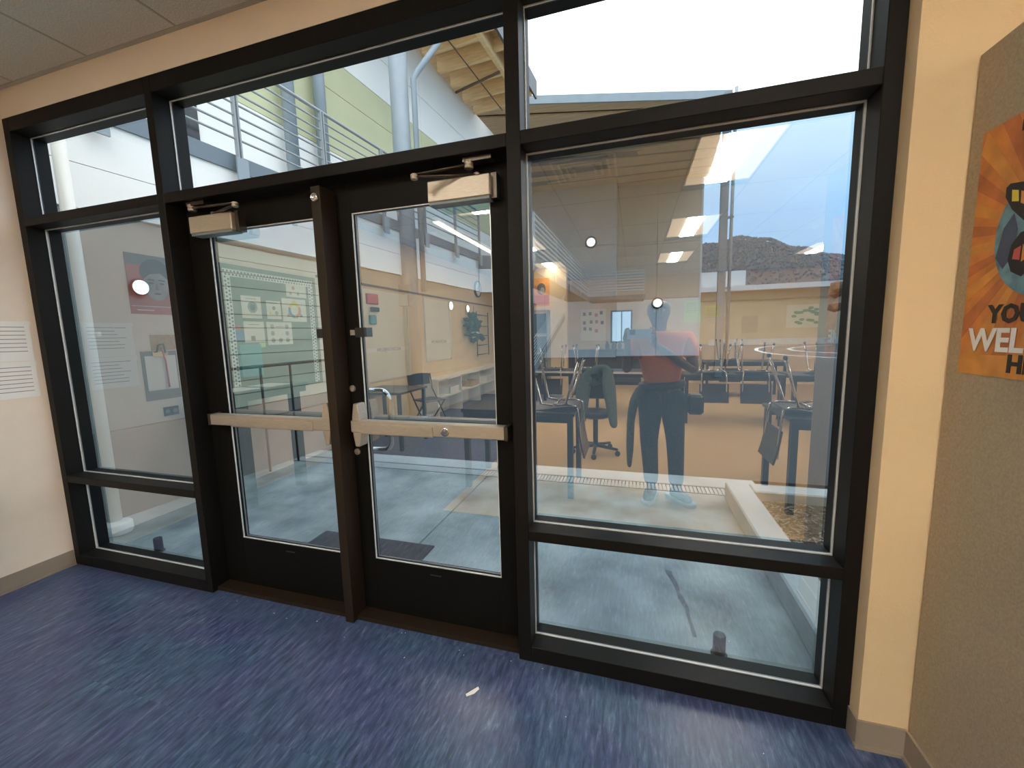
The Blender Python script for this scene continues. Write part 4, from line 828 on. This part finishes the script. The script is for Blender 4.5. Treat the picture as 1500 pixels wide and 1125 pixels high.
# clothing
c = (PX, PYY)
skin('t_shirt', [(c[0], c[1], .93), (c[0], c[1] - .01, 1.12), (c[0] - .01, c[1] - .02, 1.32), (c[0] - .015, c[1] - .018, 1.41), (c[0] - .20, c[1] - .01, 1.365), (c[0] - .265, c[1] + .05, 1.20), (c[0] + .19, c[1] - .01, 1.365), (c[0] + .232, c[1] + .06, 1.20)], [(0, 1), (1, 2), (2, 3), (2, 4), (4, 5), (2, 6), (6, 7)], [(.165, .125), (.165, .12), (.17, .115), (.085, .075), .078, .074, .078, .074], 'orange_shirt', per)
for hx, kn, an, s in ((c[0] - .085, (c[0] - .095, c[1] + .025, .50), lankle, -1), (c[0] + .085, (c[0] + .115, c[1] + .025, .50), rankle, 1)):
    skin('jeans_leg', [(c[0] + s * .075, c[1], .96), (hx, c[1], .84), (hx * .5 + kn[0] * .5, c[1] + .012, .68), kn, (kn[0] * .4 + an[0] * .6, c[1] + .025, .30), (an[0], c[1] + .025, .115)], [(0, 1), (1, 2), (2, 3), (3, 4), (4, 5)], [(.115, .12), (.115, .118), .095, .078, .070, .062], 'jeans', per)
b = BM(); tube(b, [(c[0] + .168 * math.cos(a), c[1] + .13 * math.sin(a), .985 + .012 * math.cos(a)) for a in (2 * PI * k / 24 for k in range(25))], .022, 8, r2=1.4); obj('belt', b, 'belt', per)
b = BM(); bx(b, c[0] - .005, c[0] + .035, c[1] + .115, c[1] + .15, .78, .96); obj('camera_strap', b, 'belt', per, bevel=.006)
b = BM(); bx(b, c[0] + .19, c[0] + .31, c[1] + .02, c[1] + .14, .76, .92); obj('waist_pouch', b, 'belt', per, bevel=.02)
skin('tied_jacket', [(c[0] - .15, c[1] + .06, .97), (c[0] - .22, c[1] + .09, .86), (c[0] - .245, c[1] + .10, .70), (c[0] - .25, c[1] + .10, .45), (c[0] - .255, c[1] + .10, .28)], [(0, 1), (1, 2), (2, 3), (3, 4)], [(.05, .05), (.062, .035), (.052, .03), (.056, .026), (.030, .014)], 'jacket', per)
for an, toe in ((lankle, Vector((c[0] - .11, c[1] + .19, .045))), (rankle, Vector((c[0] + .235, c[1] + .17, .045)))):
    a = Vector(an); d = (toe - a); d.z = 0; d.normalize(); heel = a - d * .06
    s = skin('shoe', [heel + Vector((0, 0, -.045)), a + Vector((0, 0, -.03)), a + d * .09 + Vector((0, 0, -.048)), a + d * .17 + Vector((0, 0, -.058))], [(0, 1), (1, 2), (2, 3)], [(.040, .045), (.052, .056), (.052, .042), (.040, .030)], 'shoe', per)
    Ms = Matrix(((d.x, -d.y, 0, a.x), (d.y, d.x, 0, a.y), (0, 0, 1, .006), (0, 0, 0, 1)))
    b = BM(); prism(b, [(-.10, -.03), (-.08, -.045), (.06, -.05), (.17, -.048), (.205, -.02), (.205, .02), (.17, .048), (.06, .05), (-.08, .045), (-.10, .03)], .03, Ms, -.002); obj('sole', b, 'sole', s, bevel=.004)
hd = Vector((PX - .035, PYY + .015, 1.60))
for s in (-1, 1):
    b = BM(); blob(b, hd + Vector((s * .030, .083, -.005)), .012, .010, 0); obj('eye', b, 'eye_white', per)
    b = BM(); blob(b, hd + Vector((s * .030, .094, -.005)), .005, .006, 0); obj('pupil', b, 'ink', per)
    b = BM(); prism(b, ell(0, 0, .018, .030, 12), .012, Matrix.Translation(hd + Vector((s * .083 - .006, -.005, -.01))) @ Matrix.Rotation(PI / 2, 4, 'Y') @ Matrix.Rotation(PI / 2, 4, 'Z')); obj('ear', b, 'skin', per, bevel=.003)
    b = BM(); tube(b, [hd + Vector((s * .014, .086, .018)), hd + Vector((s * .032, .089, .022)), hd + Vector((s * .050, .076, .016))], .004, 6); obj('eyebrow', b, 'ink', per)
b = BM(); tube(b, [hd + Vector((0, .082, .012)), hd + Vector((0, .098, -.015)), hd + Vector((0, .104, -.032)), hd + Vector((0, .082, -.040))], [.008, .011, .016, .010], 8); obj('nose', b, 'skin', per)
b = BM(); tube(b, [hd + Vector((-.026, .070, -.064)), hd + Vector((0, .084, -.062)), hd + Vector((.026, .070, -.064))], [.004, .007, .004], 8); obj('mouth', b, mat('lips', (.13, .05, .04), .5), per)
t = thing('smartphone', 'pale smartphone held up sideways in both hands by the photographer', 'phone', (0, 0, 0))
b = BM(); bx(b, -.050, .132, -1.575, -1.567, PHZ - .036, PHZ + .040); obj('body', b, mat('phone_body', (.45, .55, .60), .35), t, bevel=.002)
b = BM(); bx(b, -.046, .128, -1.5765, -1.575, PHZ - .032, PHZ + .036); obj('screen', b, 'dark_glass', t)
b = BM(); bx(b, -.030, .012, -1.567, -1.564, PHZ - .004, PHZ + .036); cbump = obj('camera_bump', b, 'black_plastic', t, bevel=.001)
for dx, dz in ((0, .025), (-.018, .006), (-.018, .025)):
    b = BM(); lathe(b, [(.008, 0), (.008, .0012), (.006, .0015)], Matrix.Translation((dx, -1.564, PHZ + dz)) @ Matrix.Rotation(-PI / 2, 4, 'X'), 14); obj('lens', b, 'dark_glass', cbump)
# jacket draped on the swivel chair
t = thing('draped_jacket', 'dark green jacket draped over the swivel chair between the tables', 'jacket', (-.42, ry(3.2), .0))
skin('cloth', [(-.10, -.22, 1.0), (.12, -.22, 1.0), (-.15, -.06, .78), (-.16, .16, .38), (.15, -.06, .78), (.22, .14, .34), (.0, -.10, .80)], [(0, 1), (0, 2), (2, 3), (1, 4), (4, 5), (0, 6)], [(.07, .06), (.07, .06), (.10, .06), (.07, .03), (.12, .06), (.06, .03), (.12, .05)], 'jacket', t)
